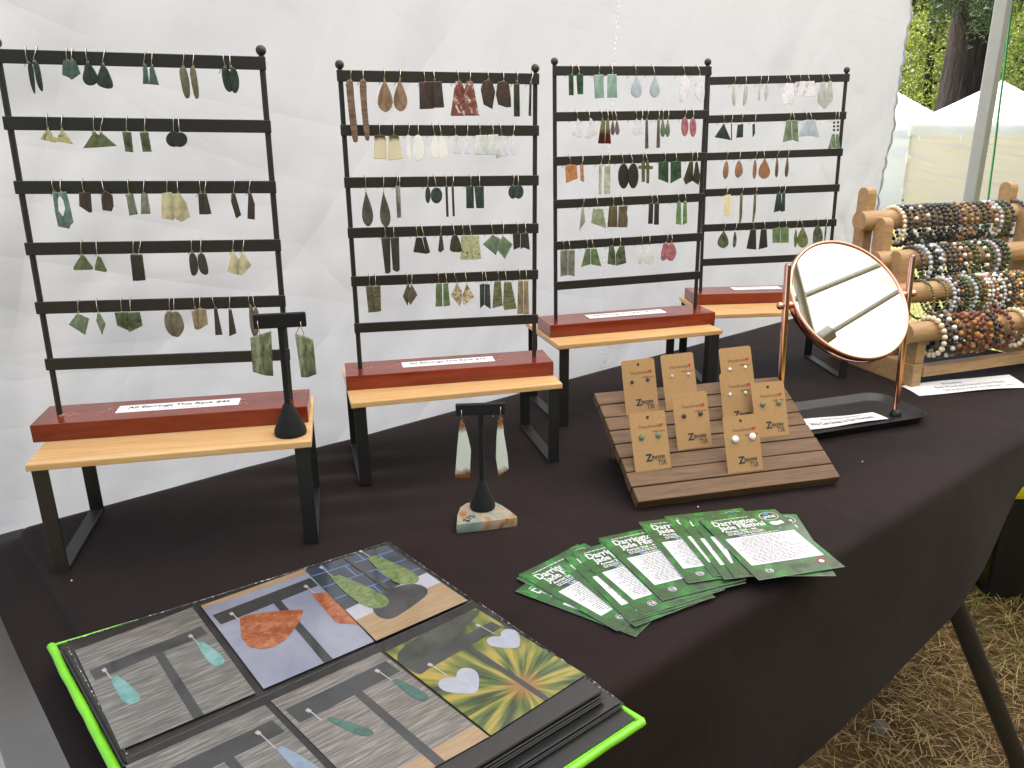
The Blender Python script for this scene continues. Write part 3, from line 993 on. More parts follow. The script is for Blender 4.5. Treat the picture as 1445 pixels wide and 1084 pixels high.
# ------------------------------------------------------------------ earrings, one by one
MS = {
 'dg': stone('dark_green_jade', '26352E', '3D5145', .30),
 'gk': stone('grey_jade', '45473F', '5D5F56', .25),
 'tg': stone('teal_green_jade', '3F5F55', '5D7F74', .45),
 'ob': stone('olive_brown_jade', '6B6249', '8B8160', .40),
 'pg': stone('pale_yellow_jade', 'A59E63', 'CFC98F', .55, 70, .3, (1, 1, 1), '7F784A'),
 'mg': stone('moss_green_jade', '59663A', '7C8A50', .45),
 'gg': stone('grey_green_jade', '6E7560', '969C84', .45),
 'bk': stone('black_jade', '1E1F1D', '2B2C2A', .0, 60, .3),
 'sl': stone('slate_jade', '2A2926', '3E3C36', .1, 60, .35),
 'br': stone('red_brown_jasper', '30211C', '4A322A', .1, 60, .4),
 'st': stone('straw_jade', 'A89F72', 'D2CBA0', .60, 40, .3),
 'tq': stone('turquoise_grey_jade', '5F7D76', '86A29A', .45),
 'mm': stone('mottled_green_jade', '3B4A2C', '6F8050', .40, 90, .25),
 'tn': stone('tan_bark_jade', '8D7648', 'B5A172', .45, 60, .35),
 'bw': stone('brown_wood_stone', '5B3E2B', '8A6444', .15, 60, .45, (1, 1, 4)),
 'bt': stone('banded_brown_jasper', '7A5636', 'A67F55', .2, 60, .3, (3, 3, 1)),
 'rw': stone('red_white_jasper', '6E2D22', '9A5040', .25, 90, .3, (1, 1, 1), 'E3D4CC'),
 'cr': stone('cream_jade', 'EDE7CC', 'F6F2E0', .6, 40, .3),
 'cb': stone('cream_brown_jade', 'E4DBB4', 'EFE7C6', .55, 40, .3),
 'll': stone('lilac_quartz', 'CDC8D2', 'E2DDE6', .6, 60, .25),
 'lw': stone('white_lilac_quartz', 'CFCBD2', 'E6E2E4', .6, 50, .25, (1, 1, 1), 'B8ADC0'),
 'sp': stone('speckled_pale_jade', 'A6AB74', 'C8CB98', .55, 120, .3, (1, 1, 1), '6D7148'),
 'gd': stone('green_jade', '66805A', '8FA67C', .5, 70),
 'og': stone('olive_green_jade', '5A5732', '7E7A48', .45, 70, .3, (1, 1, 3)),
 'bd': stone('brown_jade', '5A4A3C', '776556', .3, 60),
 'lg': stone('leaf_green_jade', '5C7A3C', '7FA055', .5, 80),
 'tk': stone('mottled_tan_jade', '7A6A44', 'C2AE7C', .45, 160, .3, (1, 1, 1), 'E0D3A8'),
 'dt': stone('dark_teal_jade', '223532', '34504B', .25),
 'gm': stone('streaked_green_jade', '5A6330', '8A8C4C', .45, 110, .3, (1, 1, 3)),
 'lt': stone('light_teal_jade', '7FA596', 'A5C2B6', .55, 50),
 'pb': stone('pale_blue_chalcedony', 'A7B4BC', 'C3CDD2', .55, 60),
 'gb': stone('green_brown_jade', '6B3A26', '8C5638', .4, 30),
 'mv': stone('mauve_stone', '6E4F58', '8C6A72', .35),
 'pk': stone('pink_rhodonite', 'A84858', 'CC7C86', .4, 120, .3),
 'am': stone('amber', 'B3721E', 'E0A24A', .55, 120, .2),
 'pgr': stone('pale_streaked_green_jade', '9CA583', 'C3C9AC', .5, 50, .3, (1, 1, 2)),
 'em': stone('emerald_jade', '234A2A', '3F7041', .45, 80),
 'db': stone('dark_olive_jade', '2E3323', '474C33', .3, 60),
 'pn': stone('pale_green_jade', '8D9975', 'B0B994', .55, 60),
 'ow': stone('olive_brown_banded_jade', '5D4F28', '857344', .45, 50, .3, (3, 3, 1)),
 'bg': stone('bright_green_jade', '5F8A30', '8DB856', .55, 80),
 'wg': stone('white_grey_jade', 'C2C7C2', 'DCE0DA', .55, 60),
 'pp': stone('pale_leaf_quartz', 'A9AFA6', 'C9CCC4', .5, 60),
 'ta': stone('tan_amber_stone', '96663C', 'B98A58', .45, 60),
 'aa': stone('amber_brown_stone', '95602A', 'B98040', .45, 70, .3, (3, 3, 1)),
 'ly': stone('pale_cream_stone', 'D9C890', 'EBDFB4', .55, 60),
 'lf': stone('olive_leaf_jade', '66752F', '8B9A4A', .5, 70),
 'rust': stone('rust_ended_jade', 'B9C2A6', 'D5DBC6', .45, 40, .25),
}
# two-toned stones: the darker skin of the rock lies at the ends
def two_tone(name, body, skin, zlo, zhi, flip=False, both=False, tr=.5):
    m = NM(name)
    tc = m.n('TexCoord')
    sp = m.n('SeparateXYZ'); m.l(tc.outputs['Generated'], sp.inputs[0])
    nf = m.noise(m.coord(), 130, 4)
    ma = m.n('Math', operation='MULTIPLY_ADD'); m.l(nf, ma.inputs[0]); ma.inputs[1].default_value = .22; m.l(sp.outputs[2], ma.inputs[2])
    if both: st = [(zlo, lin(skin)), (zlo + .10, lin(body)), (zhi, lin(body)), (zhi + .12, lin(skin))]
    else: st = [(zlo, lin(skin if not flip else body)), (zhi, lin(body if not flip else skin))]
    rc = m.ramp(ma.outputs[0], st)
    p = m.pbr(rc, .3, 0, .5)
    t = m.n('BsdfTranslucent'); m.l(rc, t.inputs[0])
    x = m.n('MixShader'); x.inputs[0].default_value = tr
    m.l(p, x.inputs[1]); m.l(t.outputs[0], x.inputs[2])
    return m.done(x.outputs[0])
MS['cb'] = two_tone('cream_brown_topped_jade', 'F2ECD4', '7A6243', .86, 1.0, True)
MS['gb'] = two_tone('green_topped_brown_jade', '9C9A6C', '6A3122', .50, .72)
MS['rust'] = two_tone('rust_ended_jade', 'F0F1E2', '8E5526', .19, .90, both=True, tr=.15)

ZF = {'1': (0, 50, 3.1413), '2': (0, 240, 3.1413), '4': (460, 70, 4.25), '5': (460, 230, 4.25), 'a': (760, 70, 5.4192), 'b': (760, 220, 5.4192),
      'c': (980, 80, 6.0208), 'd': (980, 210, 5.1625), 'e': (330, 430, 5.1643), 'g': (460, 440, 3.3875)}
def num(s): return tuple(float(q) for q in s.split(','))
def outline(kind, a):
    if kind in ('P', 'S'):
        p = [num(q) for q in a]
        return chaikin(p) if kind == 'S' else p
    if kind == 'T':
        (x0, y0), (x1, y1), wd = num(a[0]), num(a[1]), float(a[2])
        prof = [(0, 0), (.14, .13), (.34, .32), (.55, .46), (.72, .5), (.86, .42), (.95, .26), (1, .07)]
        dx, dy = x1 - x0, y1 - y0
        L = math.hypot(dx, dy)
        nx, ny = -dy / L, dx / L
        return [(x0 + dx * t + nx * wd * w_, y0 + dy * t + ny * wd * w_) for t, w_ in prof] + [(x0 + dx * t - nx * wd * w_, y0 + dy * t - ny * wd * w_) for t, w_ in prof[:0:-1]]
    if kind == 'O':
        (cx, cy), (rx, ry) = num(a[0]), num(a[1])
        return [(cx + rx * math.cos(q * .2618), cy + ry * math.sin(q * .2618)) for q in range(24)]
class Frame:
    """vertical plane a thing hangs in: local x along it, z up, y away from the viewer"""
    def __init__(s, loc, yaw, tx=0, ty=0, zref=0.0, yb=0.0):
        s.M = Matrix.Translation(loc) @ Matrix.Rotation(yaw, 4, 'Z')
        s.I = s.M.inverted()
        s.yaw, s.ty, s.zr, s.yb = yaw, ty, zref, yb
    def hit(s, u, v):
        c = s.I @ CAM
        d = s.I.to_3x3() @ ray(u, v)
        t = (s.yb + s.ty * (c.z - s.zr) - c.y) / (d.y - s.ty * d.z)
        return c + d * t
def make_earring(F, zoom, it, mat, label, cat_group, wire, th=.0026, barf=.0045, depth=0.0, ztop=None):
    ox, oy, sc = ZF[zoom]
    tk = it.split()
    pxl = lambda q: (ox + q[0] / sc, oy + q[1] / sc)
    h = F.hit(*pxl(num(tk[0])))
    l = F.hit(*pxl(num(tk[1])))
    t = thing('earring', label, 'earring', F.M @ h, F.yaw, cat_group)
    beads = []
    rest = tk[2:]
    if rest[0] == 'B':
        nb = int(rest[1])
        beads = [(F.hit(*pxl(num(q))), 0) for q in rest[2:2 + nb]]
        rest = rest[2 + nb:]
    poly = [F.hit(*pxl(q)) for q in outline(rest[0], rest[1:])]
    p2 = [(p.x - h.x, p.z - h.z) for p in poly]
    y0 = -depth
    sl = F.ty
    s_ = MB().prism(p2, -th / 2, th / 2, f=lambda x, y, z: (x, z + y0 + sl * y, y), inset=.05)
    so_ = s_.build('stone', mat, t)
    mb = MB()
    lx, lz = l.x - h.x, l.z - h.z
    R_ = .0011
    ring = [(lx + R_ * math.cos(q * .785), y0 - .0002, lz + R_ * math.sin(q * .785)) for q in range(8)]
    mb.tube(ring, .00033, 5, closed=True)
    zt = -.0006
    path = [(lx, y0 - .0004, lz + R_), (lx * .8, y0 - .0012, lz * .75), (lx * .35, y0 * .5 - .0014, lz * .42), (lx * .08, -.0008, lz * .16), (0, .0004, zt * .4)]
    path += [(0, barf * .35, .0012), (0, barf * .8, .0014), (-.0004, barf * 1.35, .0002), (-.0015, barf * 1.7, -.004), (-.0035, barf * 2.0, -.010), (-.006, barf * 2.6, -.0155), (-.0082, barf * 3.1, -.0185)]
    mb.tube(path, .00042, 6)
    link('ear_wire', mb.mesh('ear_wire', wire), t)
    for p, _ in beads:
        link('bead', MB().sphere((p.x - h.x, y0, p.z - h.z), .0024, 0, 10, 7).mesh('bead', MS['bk']), t)
    return t
SPEC = '''0 0 1|long slim dark green|dg|110,52 123,120 S 120,120 140,120 150,150 158,262 150,258 135,215|160,50 155,115 S 150,116 172,116 185,160 198,246 186,250 168,215 156,150
0 0 1|house shaped teal green|tg|293,57 297,110 P 278,112 311,110 320,165 312,190 276,175|318,57 322,110 P 308,115 340,113 361,170 322,198 312,190
0 0 1|broad dark teardrop|dg|378,60 388,118 S 386,114 408,136 436,180 432,210 410,224 382,220 364,195 372,155|462,64 460,128 S 456,124 480,148 508,220 498,238 468,236 436,222 430,200 442,160
0 0 1|narrow green triangle|tg|643,70 638,130 P 636,130 650,130 662,216 634,216|674,70 676,135 P 668,138 682,136 708,221 664,217
0 0 1|long olive pebble|ob|815,78 812,138 S 804,138 824,140 840,200 844,272 832,282 816,272 798,190 794,152|858,80 858,138 S 848,139 868,140 880,210 886,272 876,284 864,276 846,190 843,158
0 0 1|long dark green oval|dg|988,86 998,138 S 988,138 1015,148 1032,190 1034,240 1020,255 998,240 984,190 982,152|1018,88 1024,138 S 1020,140 1047,146 1062,190 1062,235 1048,260 1030,252 1025,200
0 1 1|small pale yellow triangle|pg|205,352 212,410 P 212,412 258,470 240,475 178,460|273,355 278,415 P 282,418 331,483 244,468
0 1 1|wide moss green triangle|mg|413,358 418,425 P 418,425 440,445 438,497 369,500|455,360 450,428 P 450,428 522,490 432,497 438,448
0 1 1|mottled dark rectangle|mm|560,360 562,425 P 542,428 582,430 591,518 556,515|642,362 645,425 P 622,430 660,428 675,515 636,516
0 1 1|black disc|bk|768,365 770,430 O 772,460 36,35|790,368 800,430 O 800,462 33,33
0 2 2|carved openwork teal|tq|228,45 240,95 P 232,95 262,98 254,130 258,180 285,215 312,246 308,260 258,250 245,190|266,48 275,98 P 262,98 298,94 312,150 330,232 303,252 282,215 294,170 285,130
0 2 2|chipped red brown|br|362,42 372,100 P 350,98 402,100 409,186 398,190 352,160|450,45 468,100 P 455,100 475,92 502,110 507,160 498,182 458,177 452,125
0 2 2|slim grey green|gg|565,45 572,105 P 558,108 590,105 611,196 574,202|637,48 640,103 P 628,106 656,103 671,193 628,194
0 2 2|large straw yellow|st|740,45 741,100 P 718,103 760,98 776,120 778,205 768,223 715,212|785,45 792,100 P 778,108 802,103 830,150 846,205 808,229 782,215 766,180 768,130
0 2 2|dark slate strip|sl|884,48 890,100 P 878,105 903,103 908,196 884,197|912,50 910,100 P 903,103 918,103 940,193 910,197
0 2 2|black sliver|br|1040,48 1036,103 P 1027,105 1042,103 1070,200 1047,215 1024,140|1108,45 1105,95 P 1102,95 1116,103 1131,150 1131,219 1098,214
0 3 2|rounded green triangle|mg|358,315 362,375 P 362,374 374,380 414,433 408,442 328,444 326,430|425,318 436,375 P 436,378 450,385 478,443 472,451 425,442 424,425
0 3 2|black rectangle|bk|590,318 592,370 P 577,375 612,372 605,490 590,492|622,318 618,372 P 602,375 634,372 649,486 604,490
0 3 2|dark half oval|sl|848,310 850,362 S 834,368 868,366 882,440 868,470 846,468|890,312 892,362 S 878,370 908,363 930,452 914,466 888,452 878,410
0 3 2|yellow green kite|st|1034,312 1032,358 P 1030,358 1048,380 1060,400 1060,466 1008,450|1080,312 1078,360 P 1078,360 1116,420 1072,468 1060,455 1062,390
0 4 2|four cornered jade green|gd|345,580 348,630 P 342,635 395,658 378,731 305,685|425,575 440,630 P 436,630 450,640 472,680 456,728 430,665
0 4 2|mottled five sided green|mm|535,572 540,630 P 508,632 570,630 572,712 520,690|575,572 585,628 P 570,630 622,626 635,688 600,705 580,715 572,712
0 4 2|big olive oval|ob|750,570 752,625 S 738,626 764,624 778,670 786,742 760,735 735,708 726,655|770,570 775,622 S 770,622 797,626 816,668 820,702 802,732 782,742 766,690 763,650
0 4 2|ragged tan|tn|858,562 864,612 P 848,625 884,612 886,700 878,710 862,702|885,565 888,610 P 882,612 914,612 924,680 905,692 886,705
0 4 2|narrow dark grey triangle|sl|940,562 955,612 P 948,612 962,612 987,730 955,732|1018,560 1020,612 P 1014,615 1028,615 1050,720 1018,735
0 4 2|long olive leaf|ob|1100,555 1108,600 S 1102,600 1120,604 1142,680 1144,728 1125,744 1108,700|1120,555 1130,605 S 1124,602 1142,608 1152,650 1147,722 1135,734
1 0 4|long brown bark|bw|150,120 148,178 S 118,188 145,176 164,190 168,280 181,400 196,545 180,560 158,548 138,400 126,280|222,120 222,178 S 197,185 225,174 243,190 244,320 265,535 250,550 230,538 210,340
1 0 4|brown banded teardrop|bt|352,120 350,175 T 350,176 358,374 92|447,120 442,175 T 440,176 448,371 84
1 0 4|near black square|br|588,130 595,195 P 558,195 642,190 644,355 562,358|646,130 650,180 P 640,192 692,190 707,348 642,350
1 0 4|red and white marbled|rw|790,128 795,188 P 775,192 812,190 830,240 832,398 747,398|866,130 862,188 P 842,192 878,192 917,397 832,397 822,260
1 0 4|dark brown shard|br|972,135 975,180 P 945,190 968,180 1000,198 1015,255 998,357 945,330 928,240|1065,135 1062,190 P 1028,195 1065,188 1095,210 1105,280 1108,345 1080,348 1030,330 1016,270
1 0 4|long black green bar|db|1150,135 1145,190 P 1126,205 1160,200 1163,402 1127,402|1242,135 1225,195 P 1218,200 1230,200 1227,400 1212,396
1 1 4|cream with brown top|cb|320,445 322,512 P 292,512 350,512 362,540 366,658 286,655|406,445 405,512 P 380,518 432,512 445,560 462,655 372,665 372,560
1 1 4|plain cream slab|cr|500,448 492,512 P 484,515 502,515 515,668 500,678 486,620|552,450 552,512 S 532,512 570,512 588,590 574,668 522,665 522,560
1 1 4|cream leaf shaped|cr|640,445 652,515 S 643,512 664,522 684,590 682,645 660,664 634,642 628,575|682,448 690,515 S 684,514 707,528 730,600 724,645 695,662 676,642 674,550
1 1 4|slim lilac triangle|ll|772,450 778,512 P 772,515 790,515 808,628 762,624|850,450 845,515 P 838,518 852,518 864,626 828,626
1 1 4|pale white square|wg|922,450 925,510 P 898,515 965,512 970,632 890,632|1000,450 1000,508 P 968,512 1030,508 1038,635 970,632
1 1 4|pointed lilac|ll|1045,448 1055,515 P 1048,518 1062,518 1098,632 1018,655|1130,450 1120,512 P 1116,515 1126,515 1140,642 1106,620
1 2 4|long grey green drop|gk|236,755 240,860 T 240,850 254,1060 68|345,755 345,862 T 343,852 360,1063 64
1 2 4|thin pale green strip|gg|430,758 422,820 P 417,822 432,820 442,1008 426,1010|442,760 440,820 P 434,820 443,818 451,1004 440,1006
1 2 4|small black oval|dt|612,760 610,820 O 611,872 16,50|650,755 660,825 O 661,874 35,48
1 2 4|thin black rod|bk|720,758 722,818 P 715,820 729,820 736,1003 722,1003|765,758 756,820 P 751,822 764,822 771,998 758,998
1 2 4|dark teal rectangle|dt|868,755 870,818 P 840,820 885,818 888,952 842,952|920,755 918,818 P 887,820 944,818 946,950 900,950
1 2 4|dark teal disc|dt|1128,755 1122,815 O 1120,855 26,40|1152,755 1150,815 O 1152,852 30,42
1 3 5|long dark rough|sl|352,385 356,440 P 330,448 385,445 388,655 372,664 355,660|405,385 406,435 P 385,445 437,440 442,640 425,652 400,640
1 3 5|black trapezoid|bk|540,378 550,440 P 540,447 575,447 600,545 524,535|573,375 586,440 P 578,445 598,440 624,535 598,545
1 3 5|dark rounded wedge|db|690,375 688,428 P 682,432 697,430 708,520 688,537 672,528|763,372 768,430 S 754,428 788,428 812,505 815,535 742,532 740,500
1 3 5|speckled pale square|sp|818,372 826,430 P 812,436 865,434 878,578 806,582|862,372 868,428 P 866,434 913,432 930,572 876,580
1 3 5|tilted green square|gd|992,365 1002,428 P 1000,430 1045,455 1020,555 940,488|1065,362 1058,428 P 1058,434 1116,485 1070,575 1018,510
1 3 5|notched black|bk|1150,360 1150,415 P 1120,425 1165,420 1165,505 1125,522|1195,360 1195,412 P 1165,420 1210,415 1220,520 1180,505 1165,515
1 4 5|olive rectangle|og|260,672 262,735 P 238,740 282,738 294,893 255,898|295,672 298,732 P 283,738 326,732 330,885 292,893
1 4 5|brown diamond|bd|485,665 490,722 P 490,723 500,735 506,780 490,858 460,800|515,665 512,718 P 512,723 548,788 505,850 482,800
1 4 5|leaf green rectangle|lg|672,662 678,720 P 660,725 696,722 698,860 657,862|718,660 722,715 P 702,720 730,718 743,852 702,858
1 4 5|mottled tan kite|tk|770,660 785,720 P 786,720 815,770 818,820 802,862 750,795|835,658 842,715 P 842,720 888,800 825,855 816,795
1 4 5|swallow tailed dark teal|dt|938,655 938,715 P 922,728 950,722 950,850 924,872|955,655 962,715 P 950,722 980,725 986,874 950,850
1 4 5|streaked green trapezoid|gm|1030,650 1035,700 P 1010,710 1048,708 1060,855 998,872|1075,648 1080,705 P 1066,712 1108,710 1141,870 1068,880 1060,850
1 4 5|long tan green strip|tn|1160,645 1165,700 P 1152,708 1182,706 1184,903 1148,905|1200,645 1198,700 P 1184,705 1210,702 1214,903 1184,905
2 0 a|dark green rectangle|em|260,115 255,185 P 230,190 265,190 268,350 233,350|303,118 306,182 P 284,190 336,190 335,342 294,343
2 0 a|light teal rectangle|lt|465,115 462,180 P 420,195 495,190 500,368 432,374|560,118 560,178 P 522,190 590,188 595,368 520,368
2 0 a|pale blue teardrop|pb|740,120 745,205 T 748,203 748,369 86|876,118 880,205 T 882,203 882,367 78
2 0 a|white lilac leaf|lw|1108,122 1115,195 S 1116,184 1152,240 1161,312 1135,372 1090,412 1074,395 1085,270|1218,120 1228,190 S 1230,184 1257,260 1265,330 1252,412 1198,370 1176,310 1195,250
2 1 a|lilac kite|ll|290,465 298,530 P 300,528 315,545 340,660 320,680 250,650|383,465 385,525 P 390,525 402,530 444,645 380,685 352,665
2 1 a|green topped brown|gb|480,468 488,530 P 484,530 510,545 505,720 455,718 470,610|528,465 525,530 P 514,545 530,530 540,620 547,720 503,718
2 1 a|small mauve drop|mv|560,468 568,545 T 568,538 566,656 30|586,468 592,540 T 592,536 598,653 32
2 1 a|short lilac drop|ll|743,465 750,530 T 750,526 748,659 60|795,465 785,530 P 783,530 789,530 793,650 781,650
2 1 a|long thin rosy green strip|bd|840,465 828,530 P 819,535 835,534 839,755 815,760|922,465 912,530 P 904,535 918,535 921,750 896,752
2 1 a|slim green drop|gd|955,460 950,525 T 950,525 950,669 36|995,462 982,530 T 982,530 980,669 34
2 1 a|pink oval|pk|1132,462 1120,515 O 1118,590 27,74|1185,462 1176,520 O 1174,595 25,73
2 2 a|amber orange|am|237,815 245,880 P 204,895 225,880 290,882 299,985 212,1020|340,815 325,880 P 313,882 336,880 343,1013 316,1000
2 2 a|tall pale green rectangle|pgr|488,810 478,870 P 464,885 482,880 478,1105 460,1108|545,805 530,870 P 500,885 543,882 542,1100 498,1105
2 2 a|big black oval|bk|640,800 648,865 O 650,968 42,97|708,800 714,865 O 718,965 40,97
2 2 a|olive cross shaped|og|798,800 800,855 P 788,862 812,860 812,885 826,888 826,914 812,915 812,1012 790,1012 790,915 764,912 764,888 788,885|820,798 826,855 P 818,860 838,858 838,888 868,890 868,914 840,916 838,1022 820,1022 820,915 812,912 812,888 818,886
2 2 a|emerald five sided|em|970,790 968,850 P 918,860 992,855 992,1020 916,990|1050,790 1048,850 P 1004,855 1082,852 1085,978 1003,1022
2 2 a|dark olive kite|db|1180,785 1170,850 P 1155,858 1180,855 1182,1000 1125,1033 1108,995|1215,785 1205,850 P 1195,858 1208,856 1230,975 1216,1035 1172,1005
2 3 b|pale green slanted|pn|348,328 335,392 P 330,400 346,400 356,505 312,572|445,322 448,392 P 412,402 485,402 514,553 398,512
2 3 b|wavy olive brown|ow|570,312 572,375 P 540,385 600,380 604,545 527,545 535,450|638,308 640,372 P 608,385 676,378 668,440 678,480 672,545 602,545
2 3 b|black strip|bk|865,300 870,350 P 846,362 876,358 872,520 838,520|905,298 906,350 P 882,358 915,358 912,525 878,525
2 3 b|slim bright green|bg|1068,290 1072,345 P 1062,350 1085,350 1090,528 1050,520|1120,288 1118,342 P 1104,348 1125,345 1128,512 1098,525
2 4 b|tall notched grey green|gg|190,652 195,715 P 168,722 222,718 222,912 168,922|232,650 235,710 P 222,718 272,716 270,920 222,908
2 4 b|wide green triangle|lg|370,645 376,700 P 362,712 395,708 398,828 325,850|408,640 415,700 P 396,708 438,708 475,843 398,828
2 4 b|mottled mossy|mm|570,632 568,690 P 540,690 572,686 585,740 588,838 528,826|625,628 620,682 P 612,692 650,684 665,818 588,838 585,750
2 4 b|milky white drop|wg|795,615 785,685 T 782,680 772,831 38|850,612 840,682 T 836,680 838,829 80
2 4 b|banded pink drop|pk|990,605 978,660 S 974,656 992,670 988,760 965,804 938,800 934,760 953,675|1020,602 1012,655 S 1012,654 1038,690 1051,740 1030,794 1000,804 972,787 966,735 988,675
3 0 c|pale leaf sliver|pp|350,172 338,235 S 328,233 342,238 346,330 348,424 325,412 316,330|440,170 430,235 S 431,233 447,243 447,340 432,402 406,426 410,342 418,255
3 0 c|tiny pale|pp|570,168 556,235 P 551,235 559,235 559,300 553,375 543,375 545,290|630,165 612,235 P 608,236 622,290 618,330 598,377 588,320 598,260
3 0 c|swallow tailed milky|lw|782,160 790,225 P 785,226 806,228 820,300 826,390 795,400 742,420 745,310|806,162 812,225 P 808,226 825,235 840,320 832,418 800,400 815,330
3 0 c|milky square with red line|lw|900,155 905,210 P 860,215 945,208 945,330 848,335|967,155 970,208 P 945,212 1012,208 1018,338 905,342
3 0 c|pale shield shaped|pp|1088,150 1096,212 P 1080,215 1112,215 1118,260 1110,440 1100,445 1042,385 1058,270|1138,150 1145,208 P 1135,212 1160,210 1172,370 1102,445 1118,300
3 1 c|dark teal triangle|dt|248,495 252,565 P 250,567 310,710 170,685|325,495 312,550 P 307,568 313,568 313,708 307,708
3 1 c|dark teal tile|dt|412,490 402,570 P 368,578 415,572 412,685 355,690|522,488 505,570 P 488,575 508,572 508,655 490,685
3 1 c|green brown wing|gd|820,480 808,540 P 782,542 820,538 828,708 750,726|840,478 845,540 P 822,540 870,540 878,725 828,706
3 1 c|pale blue grey|pb|952,475 955,535 P 930,542 978,536 982,670 885,682|985,475 992,535 P 978,538 1020,535 1055,688 980,672
3 1 c|black beaded green|gd|1205,470 1190,545 B 3 1187,560 1186,592 1186,624 P 1170,660 1192,656 1195,775 1135,785|1230,468 1215,542 B 3 1214,558 1213,590 1212,622 P 1198,660 1215,656 1232,778 1190,778
3 2 d|tan leaf|ta|245,25 235,82 S 234,78 249,120 248,198 220,230 204,185 213,120|335,22 322,78 S 322,76 347,125 349,187 303,220 287,170 300,110
3 2 d|amber brown teardrop|aa|458,18 443,70 S 442,68 454,120 450,200 432,228 422,190 431,110|505,12 505,68 T 508,66 502,218 86
3 2 d|thin olive drop|bd|618,12 605,50 S 602,48 612,120 608,190 596,216 585,185 593,110|688,10 678,48 S 674,46 682,120 678,190 662,213 651,180 661,110
3 3 d|cream rectangle|ly|248,282 240,335 P 220,340 262,332 262,488 222,490|240,285 228,338 P 212,345 224,340 226,490 205,492
3 3 d|long thin green|mg|358,282 345,328 P 333,332 351,330 346,500 332,550 325,540|455,278 445,325 P 431,330 446,328 441,450 428,532 418,530
3 3 d|dark green tile|dt|625,268 620,315 P 600,325 630,318 632,450 578,463|665,268 650,315 P 635,318 656,318 654,452 625,460
3 4 d|mottled green teardrop|mm|225,545 218,595 T 215,593 205,724 82|308,542 295,590 S 292,590 304,640 299,702 285,725 273,702 280,640
3 4 d|black wedge|bk|432,535 432,582 P 408,588 448,582 450,735 378,728|510,530 508,578 P 480,588 520,580 528,715 463,732
3 4 d|mottled green square|lg|618,525 615,570 P 570,580 626,572 622,685 568,685|668,522 665,565 P 626,575 682,570 682,682 622,685
3 4 d|olive teardrop|lf|755,520 742,570 S 740,570 750,640 742,717 728,721 723,650|778,515 785,565 T 784,563 782,719 82
3 4 d|dark green leaf|mm|898,510 902,555 S 899,553 932,600 936,682 900,713 864,714 860,640 873,580|970,508 955,552 P 951,555 959,555 951,640 942,690 943,620'''
cnt = {}
ORD = ['first', 'second', 'third', 'fourth', 'fifth', 'sixth', 'seventh']
for line in SPEC.split('\n'):
    hd, desc, mk, i1, i2 = line.split('|')
    r, b, zm = hd.split()
    r, b = int(r), int(b)
    k = cnt.get((r, b), 0)
    cnt[(r, b)] = k + 1
    O, yaw, tx, ty, wf = RF[r]
    F = Frame(O, yaw, tx, ty, BHH, -.0076)
    for side, it, dp in (('left', i1, .0), ('right', i2, .003)):
        make_earring(F, zm, it, MS[mk], f'{side} {desc} earring, {ORD[k]} pair on the {BARN[b]} bar, {RNAME[r]} rack',
                     f'earrings hanging on the {RNAME[r]} rack', M['gold'] if r else M['silver'], depth=dp)
# ------------------------------------------------------------------ T-bar earring stands
def tstand(base, yaw, H, bw, bh, label, cone_r, cone_h, lean=(0, 0), group='black velvet T bar stands'):
    t = thing('earring_stand', label, 'earring stand', base, yaw, group)
    prof = [(0, 0), (cone_r * .97, 0), (cone_r, .003), (cone_r * .97, .007), (cone_r * .28, cone_h * .97), (cone_r * .2, cone_h), (0, cone_h)]
    link('foot', MB().lathe(prof, 28).mesh('foot', M['velvet']), t)
    top = Vector((lean[0], lean[1], H - bh * .5))
    link('stem', MB().tube([(0, 0, cone_h * .8), top], .0036, 10).mesh('stem', M['velvet']), t)
    c = top
    sl = lean[0] / H
    MB().box(-bw / 2, bw / 2, -.004, .004, -bh / 2, bh / 2).build('cross_bar', M['velvet'], t, .0016, 2, loc=(c.x, c.y - .001, c.z))
    return t
HA = RH
cA = at(410.5, 612, HA)
yawA = -.50
FA = Frame(cA + Vector((0, 0, 0)), yawA, 0, 0, 0, -.0)
tA = FA.hit(396, 443)
bl_, br_ = FA.hit(357.5, 452), FA.hit(432.5, 455)
tstand(cA, yawA, tA.z + .001, br_.x - bl_.x, .0165, 'small black T stand on the bamboo riser of the nearest rack', .0188, .0385, ((bl_.x + br_.x) / 2, 0))
SA = Frame(cA, yawA, 0, 0, 0, -.0072)
MS['stA'] = stone('cloudy_green_jade', '46552F', '818F5E', .45, 70, .25, (1, 1, .45), 'A2AA82')
for side, it in (('left', '172,125 190,218 P 120,240 272,192 288,520 225,515 138,488'), ('right', '485,130 512,226 P 445,205 578,255 602,505 540,530 490,528')):
    make_earring(SA, 'e', it, MS['stA'], f'{side} large cloudy green earring on the T stand at the nearest rack', 'earrings on the T stand by the nearest rack', M['gold'], barf=.0082)
# polished half round stone under the second stand
slab_pix = [(644, 741), (645, 727), (649, 716), (658, 710), (670, 708), (684, 706), (696, 707), (708, 713), (720, 721), (730, 729), (729, 731)]
SZ = .0125
sp_ = [at(u, v, SZ) for u, v in slab_pix]
c0 = sum(sp_, Vector()) / len(sp_)
slab = thing('stone_slab', 'half round polished jade slab with rusty rim carrying the black T stand', 'stone slab', (c0.x, c0.y, 0))
m = NM('slab_jade')
v = m.coord()
nf = m.noise(v, 28, 6, .6, .8)
rc = m.ramp(nf, [(.28, lin('6E7F72')), (.42, lin('8E9A8A')), (.50, lin('B5A08C')), (.58, lin('A67E52')), (.68, lin('7A5236'))])
SLABM = m.done(m.pbr(rc, .3, 0, .5, None, .3))
MB().prism([(p.x - c0.x, p.y - c0.y) for p in sp_], 0.0002, SZ, inset=.015).build('slab', SLABM, slab)
me = text_mesh('$75', .013, M['ink'], .0002, 'CENTER')
pt = at(666, 733, SZ)
